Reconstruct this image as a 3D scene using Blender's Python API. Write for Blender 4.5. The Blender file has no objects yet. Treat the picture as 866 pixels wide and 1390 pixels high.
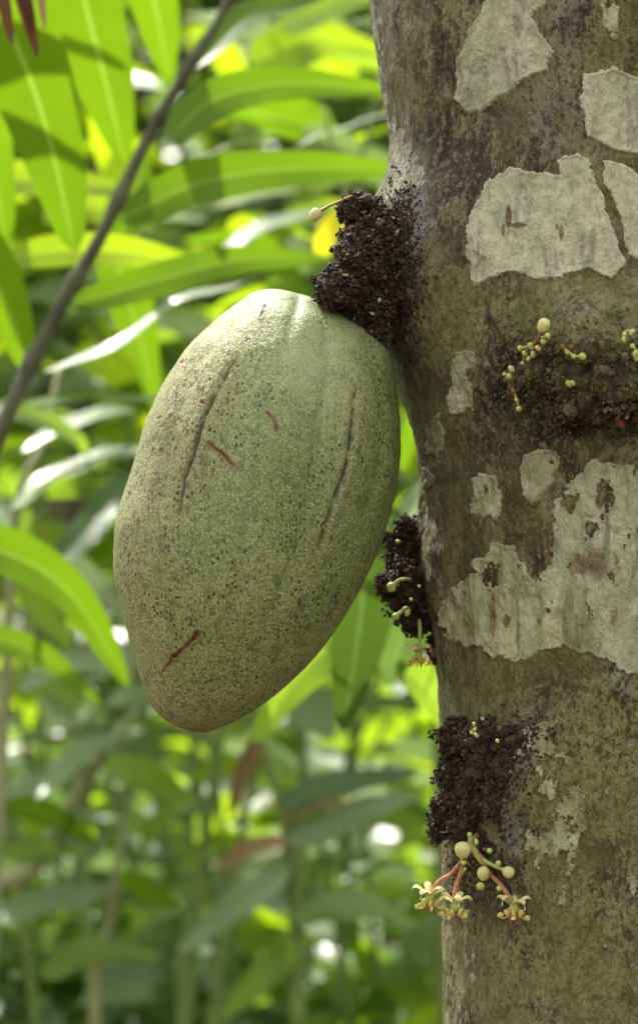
import bpy, math, random
import numpy as np
from mathutils import Vector
random.seed(7); rng = np.random.default_rng(7)
R = math.radians
scene = bpy.context.scene
col = scene.collection
S = 0.46/1390.0          # metres per photo pixel at one metre
CAMZ = 1.25
TAU = 2*math.pi

# ------------------------------------------------------------------ helpers
def P(px, py, Y):
    return Vector(((px-433)*S*Y, Y, CAMZ-(py-695)*S*Y))
def proj(v):
    return 433+v[:,0]/(S*v[:,1]), 695-(v[:,2]-CAMZ)/(S*v[:,1])
def _h(i, j, k, seed):
    n = (i*374761393 + j*668265263 + k*2147483647 + seed*1274126177) & 0xffffffff
    n = ((n ^ (n >> 13))*1274126177) & 0xffffffff
    n = ((n ^ (n >> 16))*2246822519) & 0xffffffff
    return ((n ^ (n >> 15)) & 0xffffff)/float(0xffffff)
def vn(x, y, z, seed=0):
    x = np.asarray(x, float); y = np.asarray(y, float)+0*x; z = np.asarray(z, float)+0*x
    i = np.floor(x).astype(np.int64); j = np.floor(y).astype(np.int64); k = np.floor(z).astype(np.int64)
    fx, fy, fz = x-i, y-j, z-k
    fx = fx*fx*(3-2*fx); fy = fy*fy*(3-2*fy); fz = fz*fz*(3-2*fz)
    r = 0
    for a in (0, 1):
        for b in (0, 1):
            for c in (0, 1):
                w = (fx if a else 1-fx)*(fy if b else 1-fy)*(fz if c else 1-fz)
                r = r + w*_h(i+a, j+b, k+c, seed)
    return r*2-1
def fbm(x, y, z, f, octv=4, seed=0, gain=.5):
    r = 0; a = 1.0; t = 0
    for o in range(octv):
        r = r+a*vn(x*f, y*f, z*f, seed+o*17); t += a; a *= gain; f *= 2.03
    return r/t
def smooth(a, b, x):
    t = np.clip((x-a)/(b-a), 0, 1); return t*t*(3-2*t)

def mesh_obj(name, verts, faces, mat, parent=None, uv=None, attrs=None, smooth_shade=True):
    me = bpy.data.meshes.new(name)
    verts = np.asarray(verts, dtype=np.float32)
    if isinstance(faces, np.ndarray):
        n = faces.shape[1]
        me.vertices.add(len(verts)); me.vertices.foreach_set('co', verts.ravel())
        me.loops.add(faces.size); me.loops.foreach_set('vertex_index', faces.astype(np.int32).ravel())
        me.polygons.add(len(faces)); me.polygons.foreach_set('loop_start', np.arange(0, faces.size, n, dtype=np.int32))
        me.update(calc_edges=True); me.validate()
    else:
        me.from_pydata(verts.tolist(), [], faces); me.update()
    if smooth_shade:
        me.polygons.foreach_set('use_smooth', np.ones(len(me.polygons), dtype=bool))
    if uv is not None:
        l = me.uv_layers.new(name='UVMap')
        idx = np.zeros(len(me.loops), dtype=np.int32); me.loops.foreach_get('vertex_index', idx)
        l.data.foreach_set('uv', np.asarray(uv, dtype=np.float32)[idx].ravel())
    for k, a in (attrs or {}).items():
        at = me.attributes.new(k, 'FLOAT', 'POINT'); at.data.foreach_set('value', np.asarray(a, dtype=np.float32))
    me.materials.append(mat)
    o = bpy.data.objects.new(name, me); col.objects.link(o)
    if parent is not None:
        o.parent = parent
        o.matrix_parent_inverse = parent.matrix_world.inverted() if False else o.matrix_parent_inverse
        o.location = -Vector(parent_world(parent))
    return o
def parent_world(p):
    v = Vector(p.location)
    while p.parent is not None:
        p = p.parent; v += Vector(p.location)
    return v
def thing(name, label, cat, loc, group=None):
    o = bpy.data.objects.new(name, None); col.objects.link(o); o.location = loc
    o.empty_display_size = .05
    o['label'] = label; o['category'] = cat
    if group: o['group'] = group
    return o

def catmull(pts, n):
    pts = [np.array(p, float) for p in pts]
    p = [2*pts[0]-pts[1]]+pts+[2*pts[-1]-pts[-2]]
    out = []
    segs = len(pts)-1
    for q in range(n+1):
        t = q/n*segs; i = min(int(t), segs-1); u = t-i
        a, b, c, d = p[i:i+4]
        out.append(.5*((2*b)+(c-a)*u+(2*a-5*b+4*c-d)*u*u+(3*b-a-3*c+d)*u**3))
    return np.array(out)

class MB:
    def __init__(s): s.v = []; s.f = []; s.uv = []; s.tone = []; s.n = 0
    def add(s, v, f, uv=None, tone=0.0):
        v = np.asarray(v, float); s.v.append(v)
        s.f.extend([tuple(int(i)+s.n for i in q) for q in f])
        s.uv.append(np.zeros((len(v), 2)) if uv is None else np.asarray(uv, float))
        s.tone.append(np.full(len(v), tone) if np.isscalar(tone) else tone)
        s.n += len(v)
    def fast(s, v, tone):
        if not hasattr(s, 'q'): s.q = []; s.qt = []
        s.q.append(v); s.qt.append(tone); s.n += 1
    def build(s, name, mat, parent=None, smooth_shade=True):
        if hasattr(s, 'q'):
            k = len(s.q); f = (np.array(_qf)[None]+np.arange(k)[:, None, None]*18).reshape(-1, 4)
            return mesh_obj(name, np.concatenate(s.q), f, mat, parent, np.tile(_qu, (k, 1)), {'tone': np.repeat(s.qt, 18)}, smooth_shade)
        return mesh_obj(name, np.concatenate(s.v), s.f, mat, parent, np.concatenate(s.uv),
                        {'tone': np.concatenate(s.tone)}, smooth_shade)
def tube_geo(pts, radii, n=24, sides=10, closed=True):
    c = catmull(pts, n); rr = np.interp(np.linspace(0, 1, n+1), np.linspace(0, 1, len(radii)), radii)
    V = []; F = []; U = []
    up = np.array([.3, -.9, .2])
    for i in range(n+1):
        t = c[min(i+1, n)]-c[max(i-1, 0)]; t = t/(np.linalg.norm(t)+1e-12)
        a = np.cross(t, up); a /= np.linalg.norm(a)+1e-12; b = np.cross(t, a); up = np.cross(a, t)*1.0
        up = up if np.linalg.norm(up) > .1 else np.array([.3, -.9, .2])
        for k in range(sides):
            th = TAU*k/sides
            V.append(c[i]+rr[i]*(math.cos(th)*a+math.sin(th)*b)); U.append((k/sides, i/n))
    for i in range(n):
        for k in range(sides):
            F.append((i*sides+k, i*sides+(k+1) % sides, (i+1)*sides+(k+1) % sides, (i+1)*sides+k))
    F.append(tuple(range(sides))[::-1]); F.append(tuple(n*sides+k for k in range(sides)))
    return V, F, U
def tube(name, pts, radii, mat, parent=None, n=24, sides=10, tone=0.):
    m = MB(); V, F, U = tube_geo(pts, radii, n, sides); m.add(V, F, U, tone); return m.build(name, mat, parent)
def ball_geo(c, r, seg=14, rings=9, stretch=(1, 1, 1), axis=None, jitter=0., pear=0.):
    V = []; F = []
    c = np.array(c, float)
    ax = np.array(axis if axis is not None else (0, 0, 1), float); ax /= np.linalg.norm(ax)
    a = np.cross(ax, (0.13, 1, .2)); a /= np.linalg.norm(a); b = np.cross(ax, a)
    for i in range(rings+1):
        ph = math.pi*i/rings
        for k in range(seg):
            th = TAU*k/seg
            w = math.sin(ph)*(1+pear*math.cos(ph))
            j = 1+jitter*random.uniform(-1, 1)
            V.append(c+r*j*(a*w*math.cos(th)*stretch[0]+b*w*math.sin(th)*stretch[1]+ax*math.cos(ph)*stretch[2]))
    for i in range(rings):
        for k in range(seg):
            F.append((i*seg+k, (i+1)*seg+k, (i+1)*seg+(k+1) % seg, i*seg+(k+1) % seg))
    return V, F
def ball(name, c, r, mat, parent=None, **kw):
    m = MB(); V, F = ball_geo(c, r, **kw); m.add(V, F); return m.build(name, mat, parent)

# ------------------------------------------------------------------ node helpers
class NT:
    def __init__(s, name):
        s.m = bpy.data.materials.new(name); s.m.use_nodes = True; s.t = s.m.node_tree; s.t.nodes.clear()
        s.out = s.t.nodes.new('ShaderNodeOutputMaterial')
    def n(s, typ, **kw):
        nd = s.t.nodes.new(typ)
        for k, v in kw.items():
            if k == 'inp':
                for a, b in v.items():
                    if hasattr(b, 'is_linked') or isinstance(b, bpy.types.NodeSocket): s.t.links.new(b, nd.inputs[a])
                    else: nd.inputs[a].default_value = b
            else: setattr(nd, k, v)
        return nd
    def coord(s, scale=(1, 1, 1), kind='Object', loc=(0, 0, 0)):
        tc = s.n('ShaderNodeTexCoord')
        return s.n('ShaderNodeMapping', inp={'Vector': tc.outputs[kind], 'Scale': scale, 'Location': loc}).outputs[0]
    def noise(s, vec, scale, detail=4, rough=.55, dist=0.):
        return s.n('ShaderNodeTexNoise', inp={'Vector': vec, 'Scale': scale, 'Detail': detail, 'Roughness': rough, 'Distortion': dist}).outputs['Fac']
    def vor(s, vec, scale, feature='F1', out='Distance', rnd=1.):
        return s.n('ShaderNodeTexVoronoi', feature=feature, inp={'Vector': vec, 'Scale': scale, 'Randomness': rnd}).outputs[out]
    def ramp(s, fac, lo, hi, a=0., b=1.):
        return s.n('ShaderNodeMapRange', interpolation_type='SMOOTHSTEP', inp={'Value': fac, 'From Min': lo, 'From Max': hi, 'To Min': a, 'To Max': b}).outputs[0]
    def mix(s, fac, a, b, mode='MIX'):
        nd = s.n('ShaderNodeMix', data_type='RGBA', blend_type=mode)
        for sock, v in ((nd.inputs[0], fac), (nd.inputs[6], a), (nd.inputs[7], b)):
            if isinstance(v, bpy.types.NodeSocket): s.t.links.new(v, sock)
            else: sock.default_value = v if isinstance(v, float) else (*v, 1.) if len(v) == 3 else v
        return nd.outputs[2]
    def math(s, op, a, b=0., clamp=False):
        nd = s.n('ShaderNodeMath', operation=op, use_clamp=clamp)
        for i, v in enumerate((a, b)):
            if isinstance(v, bpy.types.NodeSocket): s.t.links.new(v, nd.inputs[i])
            else: nd.inputs[i].default_value = v
        return nd.outputs[0]
    def attr(s, name): return s.n('ShaderNodeAttribute', attribute_name=name).outputs['Fac']
    def bump(s, h, strength=.5, dist=.001, normal=None):
        i = {'Height': h, 'Strength': strength, 'Distance': dist}
        if normal is not None: i['Normal'] = normal
        return s.n('ShaderNodeBump', inp=i).outputs[0]
    def bsdf(s, colr, rough=.6, normal=None, spec=.5, coat=0., coat_rough=.2, trans_col=None, trans=0.0, sss=0.):
        i = {'Base Color': colr if isinstance(colr, bpy.types.NodeSocket) else (*colr, 1.), 'Roughness': rough, 'Specular IOR Level': spec,
             'Coat Weight': coat, 'Coat Roughness': coat_rough}
        if normal is not None: i['Normal'] = normal
        if sss: i['Subsurface Weight'] = sss; i['Subsurface Radius'] = (.004, .004, .002); i['Subsurface Scale'] = 1.
        b = s.n('ShaderNodeBsdfPrincipled', inp=i).outputs[0]
        if trans > 0:
            ti = {'Color': trans_col if isinstance(trans_col, bpy.types.NodeSocket) else (*trans_col, 1.)}
            if normal is not None: ti['Normal'] = normal
            t = s.n('ShaderNodeBsdfTranslucent', inp=ti).outputs[0]
            mx = s.n('ShaderNodeMixShader', inp={0: trans, 1: b, 2: t}); b = mx.outputs[0]
        s.t.links.new(b, s.out.inputs[0]); return s.m

# ------------------------------------------------------------------ materials
def leaf_mat(name, c1, c2, tr, trans=.5, rough=.35, vein=(.45, .6, .1), vein_amt=.7, lateral=14., lat_amt=.25, spec=.5, spots=.0, coat=0.):
    m = NT(name)
    uv = m.n('ShaderNodeTexCoord').outputs['UV']
    sx = m.n('ShaderNodeSeparateXYZ', inp={0: uv})
    u, v = sx.outputs[0], sx.outputs[1]
    d = m.math('ABSOLUTE', m.math('SUBTRACT', u, .5))
    mid = m.ramp(d, .012, .045, 1., 0.)
    # lateral veins run forward from the midrib
    ph = m.math('MULTIPLY', m.math('SUBTRACT', v, m.math('MULTIPLY', d, .28)), lateral)
    w = m.math('ABSOLUTE', m.math('SUBTRACT', m.math('FRACT', ph), .5))
    lat = m.ramp(w, .0, .12, 1., 0.)
    info = m.n('ShaderNodeObjectInfo').outputs['Random']
    oc = m.coord()
    nz = m.noise(oc, 30., 5, .65)
    fac = m.math('ADD', m.math('MULTIPLY', nz, .7), m.math('MULTIPLY', m.attr('tone'), .45), True)
    c = m.mix(fac, c1, c2)
    c = m.mix(m.math('MULTIPLY', info, .3), c, tuple(.6*a+.4*b for a, b in zip(c2, (.1, .16, .02))))
    c = m.mix(m.math('MULTIPLY', mid, vein_amt), c, vein)
    c = m.mix(m.math('MULTIPLY', lat, lat_amt), c, vein)
    if spots:
        sp = m.ramp(m.noise(oc, 160., 2), .66, .72)
        c = m.mix(m.math('MULTIPLY', sp, spots), c, (.12, .07, .02))
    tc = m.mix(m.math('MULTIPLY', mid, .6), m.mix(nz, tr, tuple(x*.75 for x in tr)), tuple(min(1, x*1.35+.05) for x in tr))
    tc = m.mix(m.math('MULTIPLY', lat, lat_amt*.7), tc, tuple(x*.6 for x in tr))
    h = m.math('ADD', m.math('MULTIPLY', lat, -1.), m.math('MULTIPLY', nz, .5))
    nb = m.bump(h, .35, .0015)
    return m.bsdf(c, rough, nb, spec, trans_col=tc, trans=trans, coat=coat)
M = {}
M['ginger'] = leaf_mat('ginger_leaf_green', (.055, .13, .006), (.08, .18, .010), (.16, .30, .006), .58, .42, (.35, .45, .05), .7, 40., .10, spec=.3)
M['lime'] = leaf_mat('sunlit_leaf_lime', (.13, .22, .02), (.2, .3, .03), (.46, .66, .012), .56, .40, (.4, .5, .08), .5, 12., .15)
M['pale'] = leaf_mat('glossy_pale_leaf', (.11, .165, .08), (.16, .22, .12), (.30, .46, .12), .28, .36, (.22, .3, .14), .6, 13., .4, .6)
M['cacao'] = leaf_mat('cacao_leaf_dark_green', (.03, .08, .015), (.05, .11, .02), (.075, .15, .012), .45, .34, (.12, .22, .05), .6, 11., .45)
M['shrub'] = leaf_mat('shrub_leaf_green', (.075, .14, .028), (.12, .18, .045), (.36, .58, .03), .42, .33, (.15, .25, .06), .5, 9., .3)
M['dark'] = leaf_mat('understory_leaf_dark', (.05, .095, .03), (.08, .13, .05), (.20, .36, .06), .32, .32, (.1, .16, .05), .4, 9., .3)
M['yellow'] = leaf_mat('yellowing_leaf', (.45, .42, .02), (.5, .5, .04), (.8, .75, .02), .5, .5, (.5, .5, .1), .4, 9., .1, .3)
M['dry'] = leaf_mat('dry_leaf_brown', (.20, .13, .07), (.28, .20, .11), (.3, .2, .08), .2, .8, (.3, .2, .1), .4, 9., .2, .2, spots=.6)
M['drydark'] = leaf_mat('dry_leaf_reddish', (.05, .018, .01), (.09, .035, .02), (.15, .05, .02), .2, .7, (.12, .06, .03), .4, 9., .3, .2, spots=.5)

def simple(name, a, b, scale, rough=.6, bump=.3, dist=.001, spec=.3, stretch=(1, 1, 1), tone=None, trans=0., tc=None, coat=0., sss=0.):
    m = NT(name); co = m.coord(stretch); n1 = m.noise(co, scale, 5)
    f = m.ramp(n1, .3, .7)
    c = m.mix(f, a, b)
    if tone: c = m.mix(m.attr('tone'), c, tone)
    return m.bsdf(c, rough, m.bump(n1, bump, dist), spec, trans_col=tc, trans=trans, coat=coat, sss=sss)
M['cane'] = simple('cane_skin', (.05, .05, .03), (.11, .12, .06), 60, .5, stretch=(1, 1, .4))
M['greenstem'] = simple('green_stem', (.09, .14, .03), (.16, .22, .06), 40, .5)
M['palestem'] = simple('pale_stem', (.18, .2, .09), (.26, .28, .14), 30, .6)
M['woodystem'] = simple('woody_stem', (.07, .05, .03), (.16, .13, .08), 30, .8)
M['soil'] = simple('forest_soil', (.035, .022, .012), (.09, .06, .035), 6, .95, .8, .03)
M['bud'] = simple('bud_skin', (.40, .41, .13), (.54, .48, .22), 300, .45, .2, .0003, .4, sss=.15)
M['budgreen'] = simple('small_green_bud', (.30, .38, .08), (.40, .45, .13), 300, .45, .2, .0003, .4, sss=.1)
M['redstalk'] = simple('red_pedicel', (.26, .085, .04), (.36, .18, .09), 400, .5, .2, .0003, .35)
M['greenstalk'] = simple('green_pedicel', (.26, .32, .07), (.36, .38, .12), 400, .5, .2, .0003, .35)
M['redbud'] = simple('reddish_bud_skin', (.16, .04, .015), (.26, .09, .03), 300, .5, .3, .0003, .35)
M['sepal'] = simple('cream_sepal', (.58, .54, .20), (.66, .60, .32), 350, .5, .25, .0003, .3, trans=.25, tc=(.7, .62, .25))
M['pouch'] = simple('yellow_petal_pouch', (.56, .46, .11), (.66, .56, .22), 500, .5, .25, .0003, .3, trans=.2, tc=(.7, .5, .1))
M['stamin'] = simple('dark_red_staminode', (.22, .03, .03), (.32, .09, .07), 500, .6, .2, .0003, .3)
M['orange'] = simple('orange_petal_pouch', (.50, .24, .04), (.60, .36, .08), 500, .5, .25, .0003, .3)

# crumbly cushion
m = NT('crumbled_bark_debris')
co = m.coord(); n1 = m.noise(co, 500., 4)
t = m.attr('tone')
c = m.mix(m.ramp(t, .0, .55), (.014, .009, .006), (.050, .030, .018))
c = m.mix(m.ramp(t, .6, .85), c, (.115, .066, .036))
c = m.mix(m.ramp(t, .86, .93), c, (.24, .18, .10))
c = m.mix(m.ramp(t, .95, .98), c, (.30, .31, .32))
c = m.mix(m.ramp(n1, .45, .75, 0., .5), c, (.022, .015, .009))
M['crumb'] = m.bsdf(c, .72, m.bump(n1, .8, .0006), .3)

# bark
m = NT('cacao_bark')
co = m.coord(); cs = m.coord((1, 1, .28)); ch = m.coord((.7, .7, 1.6))
big = m.noise(co, 14., 5, .6); mid = m.noise(cs, 55., 6, .65, .6); fine = m.noise(co, 330., 5, .7); grain = m.noise(cs, 210., 4, .6, .4)
patch = m.noise(co, 34., 6, .68, .8); patch2 = m.noise(m.coord(loc=(3, 1, 7)), 48., 6, .7, .5)
c = m.mix(m.ramp(mid, .35, .65), (.085, .066, .036), (.27, .23, .13))
c = m.mix(m.ramp(patch2, .505, .55, 0., .8), c, (.31, .29, .18))
oli = m.math('ADD', patch, m.math('MULTIPLY', m.attr('olive'), .52))
c = m.mix(m.ramp(oli, .56, .64, 0., .85), c, m.mix(m.ramp(fine, .3, .7), (.17, .165, .05), (.35, .33, .13)))
mos = m.math('ADD', m.noise(m.coord(loc=(9, 2, 1)), 80., 5, .7), m.math('MULTIPLY', m.attr('moss'), .36))
c = m.mix(m.ramp(mos, .64, .76, 0., .9), c, m.mix(m.ramp(fine, .35, .65), (.035, .055, .010), (.13, .16, .035)))
pal = m.math('ADD', m.noise(m.coord((1, 1, .6), loc=(5, 5, 1)), 46., 6, .66, .6), m.math('MULTIPLY', m.attr('pale'), .40))
c = m.mix(m.ramp(pal, .66, .71, 0., .9), c, m.mix(m.ramp(grain, .3, .7), (.23, .24, .155), (.36, .37, .26)))
rus = m.math('ADD', m.noise(m.coord((1, 1, .4), loc=(2, 8, 1)), 60., 6, .7, .6), m.math('MULTIPLY', m.attr('rust'), .40))
c = m.mix(m.ramp(rus, .60, .655, 0., .88), c, m.mix(m.ramp(fine, .35, .7), (.036, .019, .009), (.100, .056, .028)))
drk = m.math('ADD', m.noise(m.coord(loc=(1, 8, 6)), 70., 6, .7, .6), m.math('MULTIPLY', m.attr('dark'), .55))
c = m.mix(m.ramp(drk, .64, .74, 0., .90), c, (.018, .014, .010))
# fine cracks, lenticels and flecks
vc = m.vor(m.coord((1, 1, .35)), 95., 'DISTANCE_TO_EDGE')
crk = m.math('MULTIPLY', m.ramp(vc, .0, .05, 1., 0.), m.ramp(m.noise(co, 40., 3), .5, .62))
flk = m.ramp(m.noise(m.coord((1, 1, .7), loc=(4, 4, 4)), 420., 3, .6), .66, .72)
c = m.mix(m.math('MULTIPLY', flk, .5), c, (.34, .33, .25))
flk2 = m.ramp(m.noise(m.coord((1, 1, .5), loc=(7, 4, 4)), 300., 3, .6), .64, .70)
c = m.mix(m.math('MULTIPLY', flk2, .6), c, (.03, .022, .015))
sil = m.math('MULTIPLY', m.attr('silver'), m.ramp(m.noise(m.coord((1, 1, .5), loc=(6, 6, 0)), 120., 6, .7, 1.), .30, .62))
c = m.mix(m.math('MULTIPLY', sil, .85, True), c, (.40, .42, .44))
med = m.noise(m.coord((1, 1, .55), loc=(8, 8, 8)), 150., 6, .75, .5)
c = m.mix(m.ramp(med, .39, .47, .78, 0.), c, (.045, .028, .012))
c = m.mix(m.ramp(med, .53, .59, 0., .6), c, (.36, .31, .15))
sm = m.noise(m.coord((1, 1, .6), loc=(2, 8, 8)), 520., 4, .75)
c = m.mix(m.ramp(sm, .40, .48, .75, 0.), c, (.038, .024, .011))
c = m.mix(m.ramp(sm, .54, .60, 0., .55), c, (.38, .34, .17))
gg = m.noise(m.coord(loc=(12, 8, 3)), 22., 4, .6)
c = m.mix(m.ramp(gg, .42, .60, 0., .50), c, (.20, .205, .065))
h = m.math('ADD', m.math('MULTIPLY', grain, 1.2), m.math('MULTIPLY', fine, .9))
h = m.math('ADD', h, m.math('MULTIPLY', flk, .35))
h = m.math('ADD', h, m.math('MULTIPLY', mid, 1.2)); h = m.math('ADD', h, m.math('MULTIPLY', med, 3.2)); h = m.math('ADD', h, m.math('MULTIPLY', sm, 1.0))
M['bark'] = m.bsdf(c, m.ramp(fine, .3, .7, .52, .82), m.bump(h, 1., .0028), .35)

# lichen crust
def lichen(name, a, b, edge):
    m = NT(name); co = m.coord(); cs = m.coord((1, 1, .5)); f1 = m.noise(cs, 75., 6, .65, .4); f2 = m.noise(co, 380., 5, .7); f3 = m.noise(co, 25., 4)
    c = m.mix(m.ramp(f1, .32, .68), a, b)
    c = m.mix(m.ramp(f3, .40, .62, 0., .6), c, (.35, .38, .25))
    c = m.mix(m.ramp(m.noise(m.coord(loc=(6, 1, 3)), 38., 6, .7), .50, .64, 0., .55), c, (.60, .58, .44))
    c = m.mix(m.ramp(f2, .5, .75, 0., .35), c, tuple(x*.55 for x in a))
    cor = m.noise(m.coord((1, 1, .22), loc=(2, 2, 2)), 130., 5, .65, .8)
    c = m.mix(m.ramp(cor, .34, .50, .75, 0.), c, tuple(x*.58 for x in a))  # troughs of the corrugation darkened in the colour, as painted relief shading
    sp = m.ramp(m.noise(m.coord(loc=(3, 3, 3)), 110., 5, .65, .8), .70, .72)
    c = m.mix(m.math('MULTIPLY', sp, .85), c, (.085, .04, .022))
    brn = m.ramp(m.math('ADD', m.noise(m.coord((1, 1, .35), loc=(1, 3, 3)), 45., 6, .7, .5), m.math('MULTIPLY', m.attr('stain'), .36)), .66, .80, 0., .85)
    c = m.mix(brn, c, m.mix(m.ramp(f2, .4, .6), (.10, .055, .028), (.22, .16, .09)))
    c = m.mix(m.attr('rim'), c, edge)
    h = m.math('ADD', m.math('MULTIPLY', f1, 1.6), m.math('MULTIPLY', f2, .7))
    h = m.math('ADD', h, m.math('MULTIPLY', cor, 2.6))
    return m.bsdf(c, .85, m.bump(h, 1., .0022), .2)
M['lichen'] = lichen('pale_green_lichen', (.37, .375, .25), (.55, .54, .39), (.64, .60, .38))
M['lichen2'] = lichen('mottled_lichen', (.25, .27, .145), (.52, .53, .33), (.44, .42, .24))
M['lichen3'] = lichen('olive_lichen', (.21, .215, .10), (.38, .38, .21), (.38, .36, .19))

# pod husk
m = NT('pod_husk_skin')
co = m.coord(); n_big = m.noise(co, 17., 4, .6); n_mid = m.noise(co, 70., 5, .65); n_f = m.noise(co, 260., 5, .7); n_ff = m.noise(co, 700., 3, .65)
ctan = m.attr('tan'); cg = m.attr('groove'); cs_ = m.attr('scar')
c = m.mix(m.ramp(m.math('ADD', n_big, m.math('MULTIPLY', n_mid, .35)), .45, .85), (.130, .180, .048), (.225, .250, .090))
c = m.mix(m.math('MULTIPLY', ctan, m.ramp(n_mid, .25, .65, .45, .95), True), c, (.29, .26, .12))
dk2 = m.ramp(n_mid, .48, .68); c = m.mix(m.math('MULTIPLY', dk2, .30), c, (.085, .14, .045))
vd = m.vor(co, 900., 'F1')        # corky granules
gran = m.math('MULTIPLY', m.ramp(vd, .20, .50, 1., 0.), m.ramp(n_f, .35, .62))
c = m.mix(m.math('MULTIPLY', gran, .62), c, (.48, .48, .26))
c = m.mix(m.math('MULTIPLY', m.ramp(vd, .42, .75), .60), c, (.075, .115, .035))
dk = m.ramp(m.math('ADD', m.math('MULTIPLY', n_ff, .6), m.math('MULTIPLY', n_f, .6)), .62, .74)
c = m.mix(m.math('MULTIPLY', dk, .75), c, (.045, .075, .022))
def specks(scale, lo, r0, r1, loc):
    vs = m.n('ShaderNodeTexVoronoi', inp={'Vector': m.coord((1, 1, .7), loc=loc), 'Scale': scale})
    rnd = m.n('ShaderNodeSeparateColor', inp={0: vs.outputs['Color']}).outputs[0]
    wob = m.math('ADD', vs.outputs['Distance'], m.math('MULTIPLY', m.math('SUBTRACT', n_ff, .5), .35))
    return m.math('MULTIPLY', m.ramp(wob, r0, r1, 1., 0.), m.ramp(rnd, lo, lo+.04))
dk3 = m.ramp(m.noise(m.coord((1, 1, .7), loc=(3, 9, 2)), 190., 5, .7, .5), .55, .63)
c = m.mix(m.math('MULTIPLY', dk3, .62), c, (.050, .085, .026))
clus = m.ramp(m.noise(m.coord(loc=(7, 1, 1)), 40., 4, .6), .38, .6, .25, 1.)
spk = m.math('MAXIMUM', specks(520., .45, .26, .40, (0, 0, 0)), specks(260., .84, .12, .24, (2, 1, 0)))
spk = m.math('MULTIPLY', spk, clus)
c = m.mix(m.math('MULTIPLY', spk, .95), c, (.018, .022, .009))
brt = m.ramp(m.noise(m.coord((1, 1, .6), loc=(4, 3, 9)), 130., 5, .7), .67, .73)
c = m.mix(m.math('MULTIPLY', brt, .5), c, (.16, .10, .045))
c = m.mix(m.math('MULTIPLY', m.attr('sheen'), m.ramp(n_mid, .2, .7, .3, 1.), True), c, (.31, .36, .19))  # waxy sheen painted as a paler husk colour
halo = m.attr('halo')
c = m.mix(m.math('MULTIPLY', halo, .55, True), c, (.20, .12, .055))
c = m.mix(m.math('MULTIPLY', cg, 1., True), c, (.022, .018, .007))
c = m.mix(m.math('MULTIPLY', cs_, 1., True), c, m.mix(m.ramp(n_f, .35, .65), (.050, .015, .007), (.17, .065, .028)))
h = m.math('ADD', m.math('MULTIPLY', gran, 1.), m.math('MULTIPLY', n_f, .7)); h = m.math('SUBTRACT', h, m.math('MULTIPLY', spk, .5))
M['husk'] = m.bsdf(c, .55, m.bump(h, .35, .0005), .4, coat=.04, coat_rough=.4)

# ------------------------------------------------------------------ cacao tree trunk
AX_Y = 1.045
def zof(py, Y=AX_Y): return CAMZ-(py-695)*S*Y
edge_py = np.array([-400, -150, 0, 60, 100, 150, 200, 250, 300, 400, 470, 500, 540, 590, 640, 720, 800, 900, 1000, 1100, 1300, 1500, 1900])
edge_px = np.array([455, 485, 500, 508, 514, 523, 531, 537, 535, 533, 533, 538, 549, 563, 573, 583, 591, 598, 602, 604, 606, 608, 606])
def axis_x(z):
    py = 695-(z-CAMZ)/(S*AX_Y)
    return ((850+(np.clip(py, -1500, 2500))*.012)-433)*S*AX_Y
def base_r(z):
    py = 695-(z-CAMZ)/(S*AX_Y)
    e = np.interp(py, edge_py, edge_px)
    e = (e+np.interp(py-14, edge_py, edge_px)+np.interp(py+14, edge_py, edge_px))/3
    cx = axis_x(z)
    r = np.sqrt(cx*cx+AX_Y*AX_Y)*np.sin(np.arctan(cx/AX_Y)-np.arctan((e-433)*S))
    r = r*(1+.9*np.exp(-np.maximum(z, 0)/.09)*.5)              # root flare
    return r*np.interp(z, [0, 1.6, 3.2], [1.05, 1, .72])
# (px, py, theta) features on the surface are given as gaussians in theta and z
def trunk_R(th, z):
    r = base_r(z)
    x = np.cos(th); y = np.sin(th)
    q = np.cos(th)*.1; w = np.sin(th)*.1
    disp = .0035*fbm(q, w, z*.45, 14, 3, 3)+.0022*fbm(q, w, z*.5, 45, 3, 11)+.0011*fbm(q, w, z*.7, 140, 3, 29)
    disp = disp+.00045*fbm(q, w, z*.8, 420, 2, 41)
    fr = np.exp(-((th-math.pi*1.04)/.5)**2)*np.exp(-np.abs((z-zof(355))/.034)**2.3)*.021    # swelling that carries the pod
    zc = zof(505)+.004*np.sin(th*6)
    ridge = np.exp(-np.abs((z-zc)/np.where(z > zc, .021, .0165))**2.4)
    win = smooth(4.20, 4.42, th)*(1-smooth(6.0, 6.3, th))
    lump = .021*ridge*win*(1+.6*fbm(q, w, z, 60, 3, 5))
    under = -.008*np.exp(-((z-zof(578))/.010)**2)*win
    below = .0045*np.exp(-((th-3.9)/.33)**2)*np.exp(-((z-zof(1040))/.03)**2)
    side = .006*np.exp(-((th-3.05)/.4)**2)*np.exp(-((z-zof(790))/.026)**2)
    return r+disp+fr+lump+under+below+side
z_f = np.arange(.985, 1.515, .00085)
zs = np.concatenate([np.linspace(-.05, .985, 40)[:-1], z_f, np.linspace(1.515, 3.2, 60)])
th_f = np.linspace(2.45, 5.9, 430)
ths = np.concatenate([th_f, np.linspace(5.9, 2.45+TAU, 60)[1:-1]])
nz_, nt_ = len(zs), len(ths)
TH, Z = np.meshgrid(ths % TAU, zs)
TH = TH.ravel(); Z = Z.ravel()
RR = trunk_R(TH, Z)
V = np.stack([axis_x(Z)+RR*np.cos(TH), AX_Y+RR*np.sin(TH), Z], 1)
ii = np.arange(nz_*nt_).reshape(nz_, nt_); jj = np.roll(ii, -1, 1)
F = np.stack([ii[:-1].ravel(), jj[:-1].ravel(), jj[1:].ravel(), ii[1:].ravel()], 1)
ppx, ppy = proj(V)
front = smooth(AX_Y+.03, AX_Y-.02, V[:, 1])
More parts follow.
